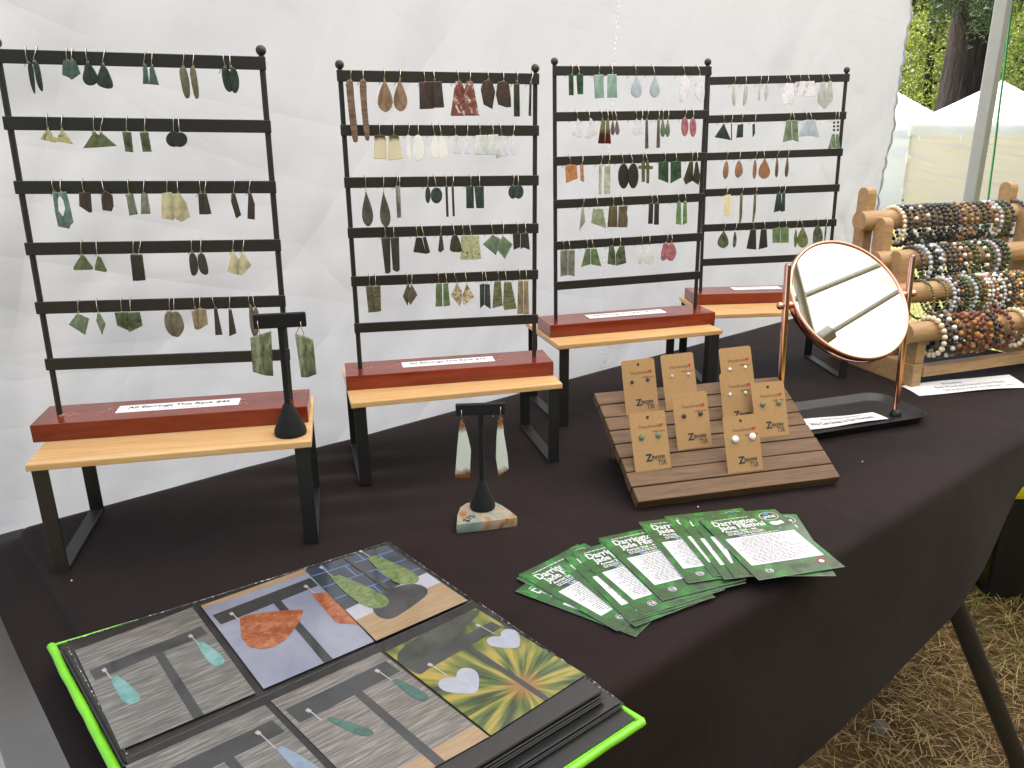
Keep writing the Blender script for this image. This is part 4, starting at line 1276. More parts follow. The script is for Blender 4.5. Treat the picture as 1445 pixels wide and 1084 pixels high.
link('price_mark', me, slab, (pt.x - c0.x, pt.y - c0.y, SZ + .0004), (0, 0, .35))
cB = at(681, 716, SZ)
yawB = -.62
FB = Frame(cB, yawB, 0, 0, 0, 0)
bl_, br_ = FB.hit(643, 580), FB.hit(713, 576)
tB = FB.hit(678, 570)
tstand(cB, yawB, tB.z + .001, br_.x - bl_.x, .0145, 'black T stand standing on the half round stone slab', .0165, .0385, ((bl_.x + br_.x) / 2, 0))
SB = Frame(cB, yawB, 0, 0, 0, -.0070)
for side, it in (('left', '648,475 650,520 P 640,522 662,535 682,610 693,660 688,795 616,795 628,640'), ('right', '835,460 833,505 P 822,520 845,505 850,580 868,690 873,750 826,793 812,700 815,600')):
    make_earring(SB, 'g', it, MS['rust'], f'{side} long pale green earring with rust brown ends on the slab stand', 'rust tipped earrings on the slab stand', M['gold'], barf=.0075)

# ------------------------------------------------------------------ sloping plank board with carded studs
FL, FR = at(897, 720), at(1180, 684)
e1 = (FR - FL).normalized()
hN = Vector((-e1.y, e1.x, 0))
BL_ = (FR - FL).length
BDD, BAL, BTH, NPL = .206, math.radians(26.5), .0165, 8
e2 = (hN * math.cos(BAL) + Vector((0, 0, math.sin(BAL)))).normalized()
e3 = e1.cross(e2).normalized()
board = thing('display_board', 'sloping walnut board of eight planks holding kraft earring cards', 'display board', FL)
BM = Matrix(((e1.x, e2.x, e3.x, 0), (e1.y, e2.y, e3.y, 0), (e1.z, e2.z, e3.z, 0), (0, 0, 0, 1)))
board.rotation_euler = BM.to_euler()
plw = BDD / NPL
for i in range(NPL):
    rr = random.Random(i)
    MB().box(rr.uniform(-.0008, .0008), BL_ + rr.uniform(-.0008, .0008), i * plw + .0008, (i + 1) * plw - .0010, .003 if i else .0008, BTH + rr.uniform(-.0004, .0004)).build('plank', M['walnut'], board, .0012)
for xx in (.02, BL_ - .05):
    MB().box(xx, xx + .03, .002, BDD - .002, .0, .0029).build('batten', M['walnut'], board)
# rear prop down to the table
MB().box(.03, BL_ - .03, 0, .012, -.5, 0).build('prop', M['walnut'], board)
pr = bpy.data.objects['prop']
zt = (FL + e2 * BDD * .9).z
me = pr.data
me.clear_geometry()
pm = MB()
Ib = (Matrix.Translation(FL) @ BM).inverted()
q0 = FL + e2 * BDD * .9 + e1 * .03
pm.box(0, BL_ - .06, 0, .012, 0, 1, M=lambda p: Ib @ (Vector((q0.x, q0.y, 0)) + e1 * p.x + hN * p.y + Vector((0, 0, p.z * (q0.z - .002 + p.y * math.tan(BAL))))))
me.from_pydata(pm.v, [], pm.f)
BP = FL + e3 * BTH
def board_hit(u, v, off=0.0): return atp(u, v, e3, BP + e3 * off)
CW, CH, CT = .0445, .0765, .0006
logo_big = text_mesh('Z', .0135, M['ink'], .0005, 'LEFT', 1.0)
logo_mid = text_mesh('incons', .0078, M['ink'], .00025, 'LEFT', .95)
logo_low = text_mesh('TSR', .0098, M['ink'], .0001, 'LEFT', .8)
logo = join_meshes([(logo_big, T3(0, 0)), (logo_mid, T3(.0085, .0025)), (logo_low, T3(.0165, -.0068))], [M['ink']], 'logo_print')
lb2 = MB().box(.006, .0265, -.0014, -.0010, 0, .0001).mesh('logo_bar', M['ink'])
logo = join_meshes([(logo, T3(0, 0)), (lb2, T3(0, .0026)), ], [M['ink']], 'logo_print')
BRN = simple('brown_ink', '6E4A30', .7)
hand = join_meshes([(text_mesh('Handmade', .0056, BRN, .0, 'LEFT', 1.05), T3(0, 0)), (text_mesh('with love', .0042, BRN, .00005, 'LEFT', 1.0), T3(.0155, -.0058))], [BRN], 'handmade_print')
hp_ = [(0, -1.0), (.55, -.45), (1.0, .1), (.95, .6), (.55, .85), (.2, .75), (0, .45), (-.2, .75), (-.55, .85), (-.95, .6), (-1.0, .1), (-.55, -.45)]
heart = MB().add([(x * .0024, y * .0024, 0) for x, y in hp_], [tuple(range(12))]).mesh('heart_print', M['red_print'])
hole = MB().add([(.0023 * math.cos(k * .5236), .0023 * math.sin(k * .5236), 0) for k in range(12)], [tuple(range(12))]).mesh('hang_hole', simple('hole_shadow_board', '4A3424', .8))
ZB = (820, 470, 3.8026)
CARDS = [  # TL, TR, BL, BR in the enlarged photo; studs; material; label; hole
    ((220, 150), (395, 130), (243, 444), (418, 420), (273, 263), (357, 250), .0027, 'dg', 'kraft card at the back left of the board with dark green studs', 1),
    ((432, 122), (603, 102), (458, 418), (632, 396), (488, 232), (575, 220), .0026, 'll', 'kraft card with tiny lilac studs, second from left in the back row', 0),
    ((745, 88), (912, 65), (770, 372), (940, 350), (797, 195), (880, 183), .0026, 'pearl', 'rearmost kraft card with small white studs, at the back of the board', 0),
    ((745, 225), (920, 200), (768, 510), (945, 488), (798, 330), (881, 321), .0026, 'aqua', 'kraft card with pale aqua studs, in front of the rearmost card', 0),
    ((912, 270), (1085, 250), (942, 566), (1118, 546), (973, 383), (1058, 373), .0040, 'gd', 'rightmost kraft card with green oval studs', 1),
    ((260, 432), (447, 412), (292, 748), (485, 722), (324, 560), (413, 547), .0040, 'gd', 'front left kraft card with round green studs', 1),
    ((492, 325), (668, 305), (520, 632), (705, 608), (551, 445), (639, 432), .0034, 'sl', 'kraft card with dark grey studs in the middle of the board', 0),
    ((765, 450), (940, 428), (790, 760), (978, 735), (825, 570), (917, 555), .0051, 'pearl', 'front kraft card with large white button studs', 1)]
MS['pearl'] = stone('white_stone', 'D9D4C8', 'EFEBE2', .1, 90)
MS['aqua'] = stone('aqua_stone', '8FC5B4', 'C5E2D6', .1, 120)
for i, (tl, tr, bl, br, s1, s2, sr, mk, lab, hl) in enumerate(CARDS):
    g = lambda q: (ZB[0] + q[0] / ZB[2], ZB[1] + q[1] / ZB[2])
    pb_l, pb_r = board_hit(*g(bl), -.0006), board_hit(*g(br), -.0006)
    ex = (pb_r - pb_l)
    wd = ex.length
    ex.normalize()
    # height and backward lean that put the top edge where the photo has it
    best = None
    hz = Vector((-ex.y, ex.x, 0)).normalized()
    tgt = Vector((*g(((tl[0] + tr[0]) / 2, (tl[1] + tr[1]) / 2)), 0))
    mid = (pb_l + pb_r) / 2
    for ln in [q * .02 - .1 for q in range(26)]:
        for hh in [wd * (1.44 + .03 * q) for q in range(10)]:
            ez = (Vector((0, 0, 1)) * math.cos(ln) + hz * math.sin(ln))
            q = px(mid + ez * hh)
            er = (q[0] - tgt.x) ** 2 + (q[1] - tgt.y) ** 2 + 3 * abs(ln - .16)
            if best is None or er < best[0]: best = (er, ln, hh, ez)
    _, ln, hh, ez = best
    ez = (ez - ex * ez.dot(ex)).normalized()
    ey = ez.cross(ex).normalized()
    R_ = Matrix(((ex.x, ez.x, -ey.x, 0), (ex.y, ez.y, -ey.y, 0), (ex.z, ez.z, -ey.z, 0), (0, 0, 0, 1)))   # x right, y up the card, z toward viewer
    t = thing('earring_card', lab, 'earring card', mid, 0, 'kraft earring cards on the board', R_.to_euler())
    hw = wd / 2
    rr = .004
    pts = [(-hw, 0), (hw, 0), (hw, hh - rr)] + [(hw - rr + rr * math.cos(a), hh - rr + rr * math.sin(a)) for a in (.4, .8, 1.2)] + [(hw - rr, hh), (-hw + rr, hh)] + [(-hw + rr - rr * math.sin(a), hh - rr + rr * math.cos(a)) for a in (.4, .8, 1.2)] + [(-hw, hh - rr)]
    MB().prism(pts, -CT, 0).build('card', M['kraft'], t)
    k = wd / .0445
    link('logo_print', logo, t, (-.0075 * k, .0105 * k, .0002)).scale = (k * .84, k * .84, 1)
    link('handmade_print', hand, t, (-.0115 * k, hh - .0185 * k, .0002)).scale = (k, k, 1)
    link('heart_print', heart, t, (.0155 * k, hh - .0165 * k, .0002)).scale = (k, k, 1)
    if hl: link('hang_hole', hole, t, (0, hh - .0075, .00015))
    n_ = -ey
    for side, s in (('left', s1), ('right', s2)):
        p = atp(*g(s), n_, mid)
        q = R_.inverted() @ (p - mid)
        st_ = thing('stud_earring', f'{side} stud of the ' + lab.replace('kraft card', 'card', 1), 'stud earring', p, 0, 'stud earrings on the kraft cards', R_.to_euler())
        o_ = MB().sphere((0, 0, sr * .35), sr, 0, 16, 10, (1, 1, .62)).build('stone', MS[mk], st_)
        link('setting', MB().lathe([(0, .0001), (sr * .8, .0001), (sr * .98, sr * .22), (sr * .9, sr * .4)], 16).mesh('setting', M['silver']), st_)

# ------------------------------------------------------------------ fan of festival flyers
FWD, FHT = .1065, .1485
m = NM('flyer_green_print')
v = m.coord()
a = m.noise(v, 34, 4, .6, .5)
b = m.noise(v, 90, 3, .6)
ad = m.n('Math', operation='MULTIPLY_ADD'); m.l(b, ad.inputs[0]); ad.inputs[1].default_value = .35; m.l(a, ad.inputs[2])
rc = m.ramp(ad.outputs[0], [(.50, lin('2F3A2A')), (.62, lin('3A5230')), (.74, lin('316430')), (.84, lin('3B8A36')), (.93, lin('2B5F2B'))])
M['flyer'] = m.done(m.pbr(rc, .28, 0, .5, None, .25))
M['flyer_white'] = simple('gloss_white_print', 'DCDADA', .3, coat=.2, var=.01, crough=.1)
M['emblem_grey'] = simple('grey_emblem_print', '343A37', .35)
M['ink_body'] = simple('body_ink', '55555B', .6)
M['fb_blue'] = simple('blue_print', '3B8FCF', .35)
EDGE = simple('paper_edge', 'CFD8CC', .7)
_fp = MB().box(0, FWD, -FHT, 0, 0, .0005)
_fp.m = [0, 0, 1, 1, 1, 1]
fl_paper = _fp.mesh('sheet', [M['flyer'], EDGE])
fl_panel = MB().box(.0075, FWD - .0075, -.1195, -.0565, 0, .0001).mesh('white_panel', M['flyer_white'])
hd = [(text_mesh('Darrington', .0165, M['flyer_white'], .00035, 'LEFT', 1.0), None, .0095, -.0245, .058), (text_mesh('Jade Festival', .0150, M['flyer_white'], .00035, 'LEFT', 1.0), None, .0135, -.0355, .060)]
its = []
for me, _, x, y, wd in hd:
    w0 = max(q.co.x for q in me.vertices)
    me.transform(Matrix.Diagonal((wd / w0, 1, 1, 1)))
    its.append((me, T3(x, y)))
fl_head = join_meshes(its, [M['flyer_white']], 'heading_text')
rg = random.Random(21)
def bars(x0, x1, ys, h, mat, name, ragged=True):
    mb = MB()
    for y in ys:
        x = x0 + (rg.uniform(0, .012) if ragged else 0)
        xe = x1 - (rg.uniform(0, .03) if ragged else 0)
        while x < xe:
            w_ = rg.uniform(.002, .007)
            mb.add([(x, y, 0), (min(x + w_, xe), y, 0), (min(x + w_, xe), y + h, 0), (x, y + h, 0)], [(0, 1, 2, 3)])
            x += w_ + .0011
    return mb.mesh(name, mat)
its = [(text_mesh('August 2nd - 4th', .0062, M['flyer_white'], .0002), T3(.016, -.0425))]
its += [(bars(.012, .062, [-.0105], .0013, M['flyer_white'], 'l', False), T3(0, 0)), (bars(.016, .064, [-.0462, -.0492], .0014, M['flyer_white'], 'l', False), T3(0, 0)), (bars(.028, .08, [-.0532], .0011, M['flyer_white'], 'l', False), T3(0, 0)), (bars(.028, .07, [-.0552], .0009, M['flyer_white'], 'l', False), T3(0, 0))]
fl_small = join_meshes(its, [M['flyer_white']], 'date_text')
fl_body = bars(.011, FWD - .011, [-.0605 - .0029 * k for k in range(20)], .0011, M['ink_soft'], 'schedule_text')
fl_body.materials[0] = M['ink_body']
def disc(r, mat, name, n=20, sx=1.0): return MB().add([(r * sx * math.cos(k * 6.2832 / n), r * math.sin(k * 6.2832 / n), 0) for k in range(n)], [tuple(range(n))]).mesh(name, mat)
fl_jade = join_meshes([(disc(.0100, M['flyer_white'], 'd', 22, 1.25), T3(0, 0, -.00005)), (disc(.0093, M['emblem_grey'], 'd', 22, 1.25), T3(0, 0)), (text_mesh('JADE', .0072, M['flyer_white'], .0003, 'CENTER', 1.05), T3(0, -.0042, .0001)), (disc(.0022, M['fb_blue'], 'd', 12, 1.6), T3(-.001, .0055, .0001))], [M['emblem_grey'], M['flyer_white'], M['fb_blue']], 'jade_emblem')
wm = [(-.009, .003), (-.004, .0045), (.002, .0035), (.0085, .005), (.009, -.003), (.003, -.004), (-.002, -.0055), (-.008, -.0035)]
fl_map = MB().add([(x, y, 0) for x, y in wm], [tuple(range(8))[::-1]]).mesh('white_map', M['flyer_white'])
fl_seal = join_meshes([(disc(.0058, M['ink'], 'd'), T3(0, 0)), (disc(.0049, M['flyer_white'], 'd'), T3(0, 0, .00008)), (disc(.0043, M['ink'], 'd'), T3(0, 0, .00016)), (text_mesh('CS', .0062, M['flyer_white'], .0002, 'CENTER'), T3(0, -.0022, .00024))], [M['ink'], M['flyer_white']], 'round_seal')
fl_red = join_meshes([(disc(.0072, M['red_print'], 'd'), T3(0, 0)), (disc(.0060, M['emblem_grey'], 'd'), T3(0, 0, .00008)), (disc(.0034, M['flyer_white'], 'd', 7), T3(0, 0, .00016))], [M['red_print'], M['emblem_grey'], M['flyer_white']], 'red_ring_emblem')
fl_spon = bars(-.010, .012, [.003, .0005, -.002, -.0045], .0013, M['emblem_grey'], 'sponsor_text', False)
fl_fb = disc(.0021, M['fb_blue'], 'blue_dot', 12)
ZFl = (720, 700, 3.0104)
FLY = [  # top left and bottom left corner in the enlarged photo, height in the stack, look
    ((22, 405), (612, 628), 1, 'lowest flyer of the fan, at its left end'),
    ((25, 350), (570, 622), 2, 'flyer second from the left end of the fan'),
    ((35, 335), (497, 598), 4, 'flyer third from the left end of the fan, with its heading half visible'),
    ((195, 285), (535, 560), 5, 'flyer fourth from the left end, mostly covered'),
    ((225, 255), (542, 570), 7, 'flyer fifth from the left end of the fan'),
    ((258, 240), (580, 522), 9, 'flyer sixth from the left end, showing its heading and panel'),
    ((375, 190), (685, 496), 10, 'flyer beneath the thick stack in the middle of the fan'),
    ((376, 180), (690, 486), 12, 'top flyer of the thick stack in the middle of the fan'),
    ((545, 112), (782, 405), 15, 'flyer just right of the middle of the fan'),
    ((655, 88), (866, 346), 17, 'flyer fourth from the right end of the fan'),
    ((712, 95), (885, 322), 19, 'narrowly showing flyer third from the right end'),
    ((755, 88), (950, 340), 21, 'flyer directly left of the top flyer'),
    ((1215, 78), (1388, 345), 22, 'rightmost flyer, lying under the top flyer'),
    ((800, 100), (1040, 342), 25, 'top flyer of the fan, fully visible at its right end')]
for i, (tl, bl, lv, lab) in enumerate(FLY):
    z = .0012 + .00062 * lv
    g = lambda q: (ZFl[0] + q[0] / ZFl[2], ZFl[1] + q[1] / ZFl[2])
    p, q = at(*g(tl), z), at(*g(bl), z)
    d = (q - p)
    yaw_ = math.atan2(d.y, d.x) + math.pi / 2
    if i == 12: p = p - Vector((math.cos(yaw_), math.sin(yaw_), 0)) * FWD     # this one was measured along its right edge
    t = thing('flyer', lab, 'flyer', p, 0, 'green festival flyers fanned on the table', (math.radians(random.Random(i).uniform(-.1, .1)), math.radians(.15), yaw_))
    link('sheet', fl_paper, t)
    link('white_panel', fl_panel, t, (0, 0, .00055))
    link('heading_text', fl_head, t, (0, 0, .0006))
    tag(link('date_text', fl_small, t, (0, 0, .0006)), kind='stuff')
    tag(link('schedule_text', fl_body, t, (0, 0, .0008)), kind='stuff')
    link('jade_emblem', fl_jade, t, (.0885, -.0155, .00062))
    link('white_map', fl_map, t, (.089, -.034, .00062))
    link('round_seal', fl_seal, t, (.021, -.134, .00062))
    link('red_ring_emblem', fl_red, t, (.0885, -.131, .00062))
    tag(link('sponsor_text', fl_spon, t, (.057, -.133, .00062)), kind='stuff')
    link('blue_dot', fl_fb, t, (.029, -.0515, .00062))
    link('blue_dot', fl_fb, t, (.086, -.047, .00062))
# ------------------------------------------------------------------ photo album lying open
AX, AY, AX1, AY1 = .0885, .829, .446, .379
alb = thing('photo_album', 'open photo album of earring pictures with lime green cover edges', 'photo album', (AX, AY, 0))
LIME = simple('lime_cover', '7FD52A', .35, coat=.2)
LIN_ = simple('black_album_lining', '1B1A19', .45)
PAGE = simple('black_album_page', '232120', .3, coat=.3, bump=.15, scale=200)
W_, D_ = AX1 - AX, AY - AY1
cv = MB().prism([(.001, -D_), (W_ - .004, -D_), (W_ - .004, -.040), (.001, -.002)], .0006, .0050).build('cover', LIME, alb, .0015)
MB().prism([(.007, -D_ + .006), (W_ - .001, -D_ + .006), (W_ - .001, -.037), (.007, -.002)], .0051, .0062).build('cover_lining', LIN_, cv)
def wob(p0, p1, r, n=24, seed=0):
    p0, p1 = Vector(p0), Vector(p1)
    return [p0 + (p1 - p0) * (k / n) + Vector((noise.noise((k * .5, seed, 0)) * .0008, noise.noise((k * .5, seed, 4)) * .0008, noise.noise((k * .4, seed, 8)) * .0006)) for k in range(n + 1)]
mb = MB()
mb.tube(wob((.003, .001, .0055), (.002, -D_, .0055), .004), [.0042 + .0008 * noise.noise((k * .6, 1, 1)) for k in range(25)], 9)
link('cover_edge', mb.mesh('cover_edge', LIME), cv)
link('cover_edge', MB().tube(wob((.0, .0016, .0058), (W_, -.038, .0040), 0, seed=3), [.0016 * max(.12, 1 - k / 14) for k in range(25)], 7).mesh('cover_edge', LIME), cv)
link('cover_edge', MB().tube(wob((W_, -.042, .0052), (W_ - .001, -D_, .0052), 0, seed=5), [.0003 + .0034 * (k / 24) ** 7 for k in range(25)], 7).mesh('cover_edge', LIME), cv)
link('cover_edge', MB().tube(wob((.0, -D_, .0052), (W_, -D_, .0052), 0, seed=6), .0036, 8).mesh('cover_edge', LIME), cv)
# sheets: a thin pile under the far row, a thick one under the near row
rg = random.Random(9)
yt0, yt1 = -.220, -.028
for k in range(4):
    z = .0066 + k * .0028
    a_, b_, c_, d_ = [rg.uniform(-.002, .002) for q in range(4)]
    MB().prism([(.009 + a_, yt0 + b_), (W_ - .008 + c_, yt0 + b_), (W_ - .008 + c_, -.054 + d_), (.009 + a_, -.020 + d_)], z, z + .0018).build('page', PAGE, alb, .0005, 1)
for k in range(8):
    z = .0066 + k * .0028
    o_ = .014 if k < 3 else 0
    MB().box(.006 + rg.uniform(0, .003), W_ - .016 + rg.uniform(-.0025, .0025) + o_, -D_ + .032 + rg.uniform(-.0015, .0015) - o_ * .7, -.236 + rg.uniform(-.001, .001), z, z + .0019).build('page', PAGE, alb, .0005, 1)
def gloss(name, base):
    m = NM(name)
    return m, m.coord()
def photo_mat(name, stops, scale=(1, 1, 1), ns=8, rot=0.0, det=6):
    m = NM(name)
    v = m.coord(scale, (0, 0, rot))
    rc = m.ramp(m.noise(v, ns, det, .65, .5), [(a, tuple(x * (.46 if name.split('_')[0] in ('blue', 'white', 'wire') else .48) for x in lin(c)[:3]) + (1,)) for a, c in stops])
    return m.done(m.pbr(rc, .35, 0, .5, None, 1.0, 0, .09))
PHM = {
 'greywood': photo_mat('grey_wood_photo', [(.3, '55544F'), (.5, '8C887F'), (.68, 'C8C3B9')], (9, 160, 1), 3),
 'warmwood': photo_mat('warm_grey_wood_photo', [(.3, '5E5852'), (.5, '958C82'), (.68, 'CDC3B7')], (9, 160, 1), 3),
 'haze': photo_mat('blue_white_photo', [(.3, '9AA0B8'), (.7, 'C9CBD8')], (1, 1, 1), 9),
 'navy': photo_mat('navy_tile_photo', [(.3, '2C3440'), (.7, '46525F')], (1, 1, 1), 40),
 'blue': photo_mat('blue_grout_photo', [(.3, '6D93D8'), (.7, '86A9E2')]),
 'tan': photo_mat('tan_wood_photo', [(.3, 'C09A6B'), (.7, 'DDBB8D')], (9, 90, 1), 3),
 'white': photo_mat('white_photo', [(.3, 'DADAE6'), (.7, 'EDEDF4')], (1, 1, 1), 60),
 'char': photo_mat('charcoal_photo', [(.3, '38383A'), (.7, '4A4A4A')], (1, 1, 1), 120),
 'teal': photo_mat('teal_drop_photo', [(.3, '66B3A8'), (.55, '9AD4CC'), (.75, 'B8DDE8')], (1, 1, 1), 70),
 'dteal': photo_mat('dark_teal_drop_photo', [(.3, '2F6258'), (.7, '57907F')], (1, 1, 1), 90),
 'pblue': photo_mat('pale_blue_drop_photo', [(.3, '8FA6BE'), (.7, 'B3C6DA')], (1, 1, 1), 90),
 'orange': photo_mat('orange_shard_photo', [(.3, '8F3A1A'), (.5, 'C6662F'), (.7, 'E8A05A')], (1, 1, 1), 110),
 'green': photo_mat('green_drop_photo', [(.3, '4F6A2A'), (.5, '83994A'), (.7, 'A8BC72')], (1, 1, 1), 120),
 'blur': photo_mat('blurred_leaves_photo', [(.25, '2E3B1A'), (.45, '5F7A26'), (.65, '8D9E3A'), (.8, '6F8A30')], (1, 1, 1), 24, 0, 2),
 'dblur': photo_mat('dark_blur_photo', [(.3, '23271F'), (.7, '59604F')], (1, 1, 1), 30, 0, 2),
 'yellow': photo_mat('yellow_ray_photo', [(.3, 'B59A2C'), (.7, 'DDBE48')], (1, 1, 1), 40),
 'amber': photo_mat('amber_photo', [(.3, 'C9803A'), (.7, 'DDA055')], (1, 1, 1), 40),
 'heart': photo_mat('white_heart_photo', [(.3, 'CDD0DE'), (.7, 'E2E4EE')], (1, 1, 1), 90),
 'wire': photo_mat('wire_photo', [(.3, 'D8D4CC'), (.7, 'F0ECE6')]),
}
def photo(name_label, corners, z, bgm, shapes):
    """corners TL TR BR BL in the picture; shapes: (material, outline in 0..1 across and down)"""
    P = [at(u, v, z) - Vector((AX, AY, 0)) for u, v in corners]
    f = lambda u, v, dz=0: (P[0] * (1 - u) * (1 - v) + P[1] * u * (1 - v) + P[2] * u * v + P[3] * (1 - u) * v) + Vector((0, 0, dz))
    c = f(.5, .5)
    g = lambda u, v, dz=0: f(u, v, dz) - c
    o = link('photo_print', MB().add([g(0, 0), g(1, 0), g(1, 1), g(0, 1), g(0, 0, -.0004), g(1, 0, -.0004), g(1, 1, -.0004), g(0, 1, -.0004)],
             [(3, 2, 1, 0), (4, 5, 6, 7), (0, 1, 5, 4), (1, 2, 6, 5), (2, 3, 7, 6), (3, 0, 4, 7)]).mesh('photo_print', PHM[bgm]), alb, c)
    o['label'] = name_label
    for k, (nm, mt, pl) in enumerate(shapes):
        vs = [g(u, v, .00012 + .00004 * k) for u, v in pl]
        me = MB().add(vs, [tuple(range(len(vs)))]).mesh(nm, PHM[mt])
        if me.polygons[0].normal.z < 0: me.flip_normals()
        link(nm, me, o)
    # clear sleeve edge strip around the print
    e = .012
    return o
def dropp(u, v0, v1, w_, lean=0.0):
    pr = [(0, .35), (.12, .55), (.35, .78), (.6, .95), (.78, 1), (.9, .85), (.97, .55), (1, .2)]
    a = [(u + lean * t + w_ * k, v0 + (v1 - v0) * t) for t, k in pr]
    b = [(u + lean * t - w_ * k, v0 + (v1 - v0) * t) for t, k in pr]
    return a + b[::-1]
def tee(v0, v1, st=.55, sw=.035, tilt=-.0):
    return [('pictured_stand', 'char', [(.03, v0 + .02), (.96, v0 - .0), (.97, v1 - .01), (.04, v1 + .02)]), ('pictured_stand', 'char', [(st - sw, v1), (st + sw, v1), (st + sw + .01, 1), (st - sw, 1)])]
def wire(u, v0, v1):
    return [('pictured_wire', 'wire', [(u - .03, v0 - .02), (u + .0, v0 - .03), (u + .01, v0), (u - .02, v0 + .01)]), ('pictured_wire', 'wire', [(u - .01, v0), (u, v0), (u + .012, v1), (u + .002, v1)])]
ZT, ZB_ = .0186, .0290
def rays_mat(cx, cy):
    m = NM('leaf_rays_photo')
    mp = m.n('Mapping'); mp.inputs['Location'].default_value = (-cx, -cy, 0)
    m.l(m.coord(), mp.inputs[0])
    sp = m.n('SeparateXYZ'); m.l(mp.outputs[0], sp.inputs[0])
    an = m.n('Math', operation='ARCTAN2'); m.l(sp.outputs[1], an.inputs[0]); m.l(sp.outputs[0], an.inputs[1])
    ln = m.n('VectorMath', operation='LENGTH'); m.l(mp.outputs[0], ln.inputs[0])
    a2 = m.n('Math', operation='MULTIPLY'); m.l(an.outputs[0], a2.inputs[0]); a2.inputs[1].default_value = 2.1
    l2 = m.n('Math', operation='MULTIPLY'); m.l(ln.outputs['Value'], l2.inputs[0]); l2.inputs[1].default_value = 7
    cb = m.n('CombineXYZ'); m.l(a2.outputs[0], cb.inputs[0]); m.l(l2.outputs[0], cb.inputs[1])
    nf = m.noise(cb.outputs[0], 2.2, 2, .5)
    k = .42
    c = lambda h: tuple(x * k for x in lin(h)[:3]) + (1,)
    r1 = m.ramp(nf, [(.36, c('2F4216')), (.46, c('5F7A22')), (.54, c('A3A436')), (.62, c('E0C350'))])
    r2 = m.ramp(ln.outputs['Value'], [(.0, (1, 1, 1, 1)), (.022, (0, 0, 0, 1))])
    mx = m.n('Mix', data_type='RGBA'); m.l(r2, mx.inputs[0]); m.l(r1, mx.inputs[6]); mx.inputs[7].default_value = c('D98A48')
    return m.done(m.pbr(mx.outputs[2], .35, 0, .5, None, 1.0, 0, .09))
def page_edge(p0, p1, z, n=3, name='sleeve_edge'):
    for k in range(n):
        pts = wob((p0[0], p0[1], z - k * .003), (p1[0], p1[1], z - k * .003), 0, 40, k + 1)
        link(name, MB().tube(pts, [.0007 + .0005 * noise.noise((q * 1.3, k, 2)) for q in range(41)], 5).mesh(name, PLAS), alb)
_m = NM('sleeve_edge_painted_glints')
_r = _m.ramp(_m.noise(_m.coord(), 260, 3), [(.42, lin('24221F')), (.58, lin('6A6763')), (.68, lin('D0CCC6'))])  # silver specks put the plastic's glints into the edge colour
PLAS = _m.done(_m.pbr(_r, .18, 0, .6))
page_edge((.012, -.030), (.012, -.216), .0172)
page_edge((W_ - .016, -.240), (W_ - .016, -D_ + .036), .0282, 4)
page_edge((W_ - .008, -.055), (W_ - .008, -.215), .0172, 2)
page_edge((W_ - .004, -.250), (W_ - .004, -D_ + .026), .0140, 3)
page_edge((.014, -.0205), (W_ - .01, -.0540), .0172, 2)
ch = lambda p: chaikin(p, 2)
photo('picture of two teal drops on a black stand', [(105.6, 918), (271.7, 857), (360.4, 978), (171, 1058)], ZT, 'greywood',
      tee(.23, .34) + [('pictured_earring', 'teal', dropp(.17, .39, .69, .062, .05)), ('pictured_earring', 'teal', dropp(.87, .38, .66, .058, .04))] + wire(.14, .31, .40) + wire(.85, .30, .40))
photo('picture of two orange shards on a black stand', [(283.4, 854.8), (432, 802), (528, 905), (372, 972)], ZT, 'haze',
      [('pictured_stand', 'tan', [(.0, .0), (1, 0), (1, .06), (0, .04)])] + tee(.13, .26, .56, .035) +
      [('pictured_earring', 'orange', [(.20, .29), (.27, .285), (.42, .33), (.55, .375), (.70, .445), (.62, .53), (.50, .61), (.40, .665), (.28, .69), (.18, .665), (.11, .60), (.11, .48)]), ('pictured_earring', 'orange', [(.86, .32), (1, .36), (1, .80), (.85, .70)])] + wire(.18, .22, .31) + wire(.88, .22, .32))
gr = []
for v in (.10, .27, .44): gr.append(('pictured_grout', 'blue', [(0, v), (1, v), (1, v + .012), (0, v + .012)]))
for (u, v0, v1) in ((.18, 0, .10), (.62, .0, .10), (.38, .11, .27), (.8, .11, .27), (.2, .28, .44), (.62, .28, .44), (.42, .45, .56)): gr.append(('pictured_grout', 'blue', [(u, v0), (u + .018, v0), (u + .018, v1), (u, v1)]))
photo('picture of two green drops before dark tiles', [(430.5, 804.2), (544.4, 769.4), (660, 848), (531, 905)], ZT + .0008, 'navy',
      gr + [('pictured_shelf', 'white', [(0, .60), (1, .53), (1, .70), (0, .74)]), ('pictured_shelf', 'tan', [(0, .74), (1, .70), (1, 1), (0, 1)]),
      ('pictured_stand', 'char', [(.45, 0), (.5, 0), (.56, .6), (.50, .6)]), ('pictured_stand', 'char', ch([(.18, .70), (.42, .55), (.80, .58), (.84, .76), (.5, .84), (.22, .88)])),
      ('pictured_earring', 'green', dropp(.2, .2, .72, .13, .12)), ('pictured_earring', 'green', dropp(.72, .10, .60, .13, .06))] + wire(.17, .05, .20) + wire(.70, .0, .10))
P5 = [(382, 989), (537, 920), (690, 1039.6)]
a, b, c_ = [at(*q, ZB_) for q in P5]
d_ = px(a + (c_ - b))
photo('picture of two dark teal drops on a black stand', P5 + [d_], ZB_, 'warmwood',
      [('pictured_shelf', 'tan', [(0, .9), (1, .88), (1, 1), (0, 1)])] + tee(.10, .25, .56, .035) + [('pictured_earring', 'dteal', dropp(.23, .33, .60, .05, .14)), ('pictured_earring', 'dteal', dropp(.87, .28, .55, .05, .04))] + wire(.17, .22, .33) + wire(.84, .16, .28))
P4 = [(177, 1081), (374, 995)]
a4, b4 = [at(*q, ZB_) for q in P4]
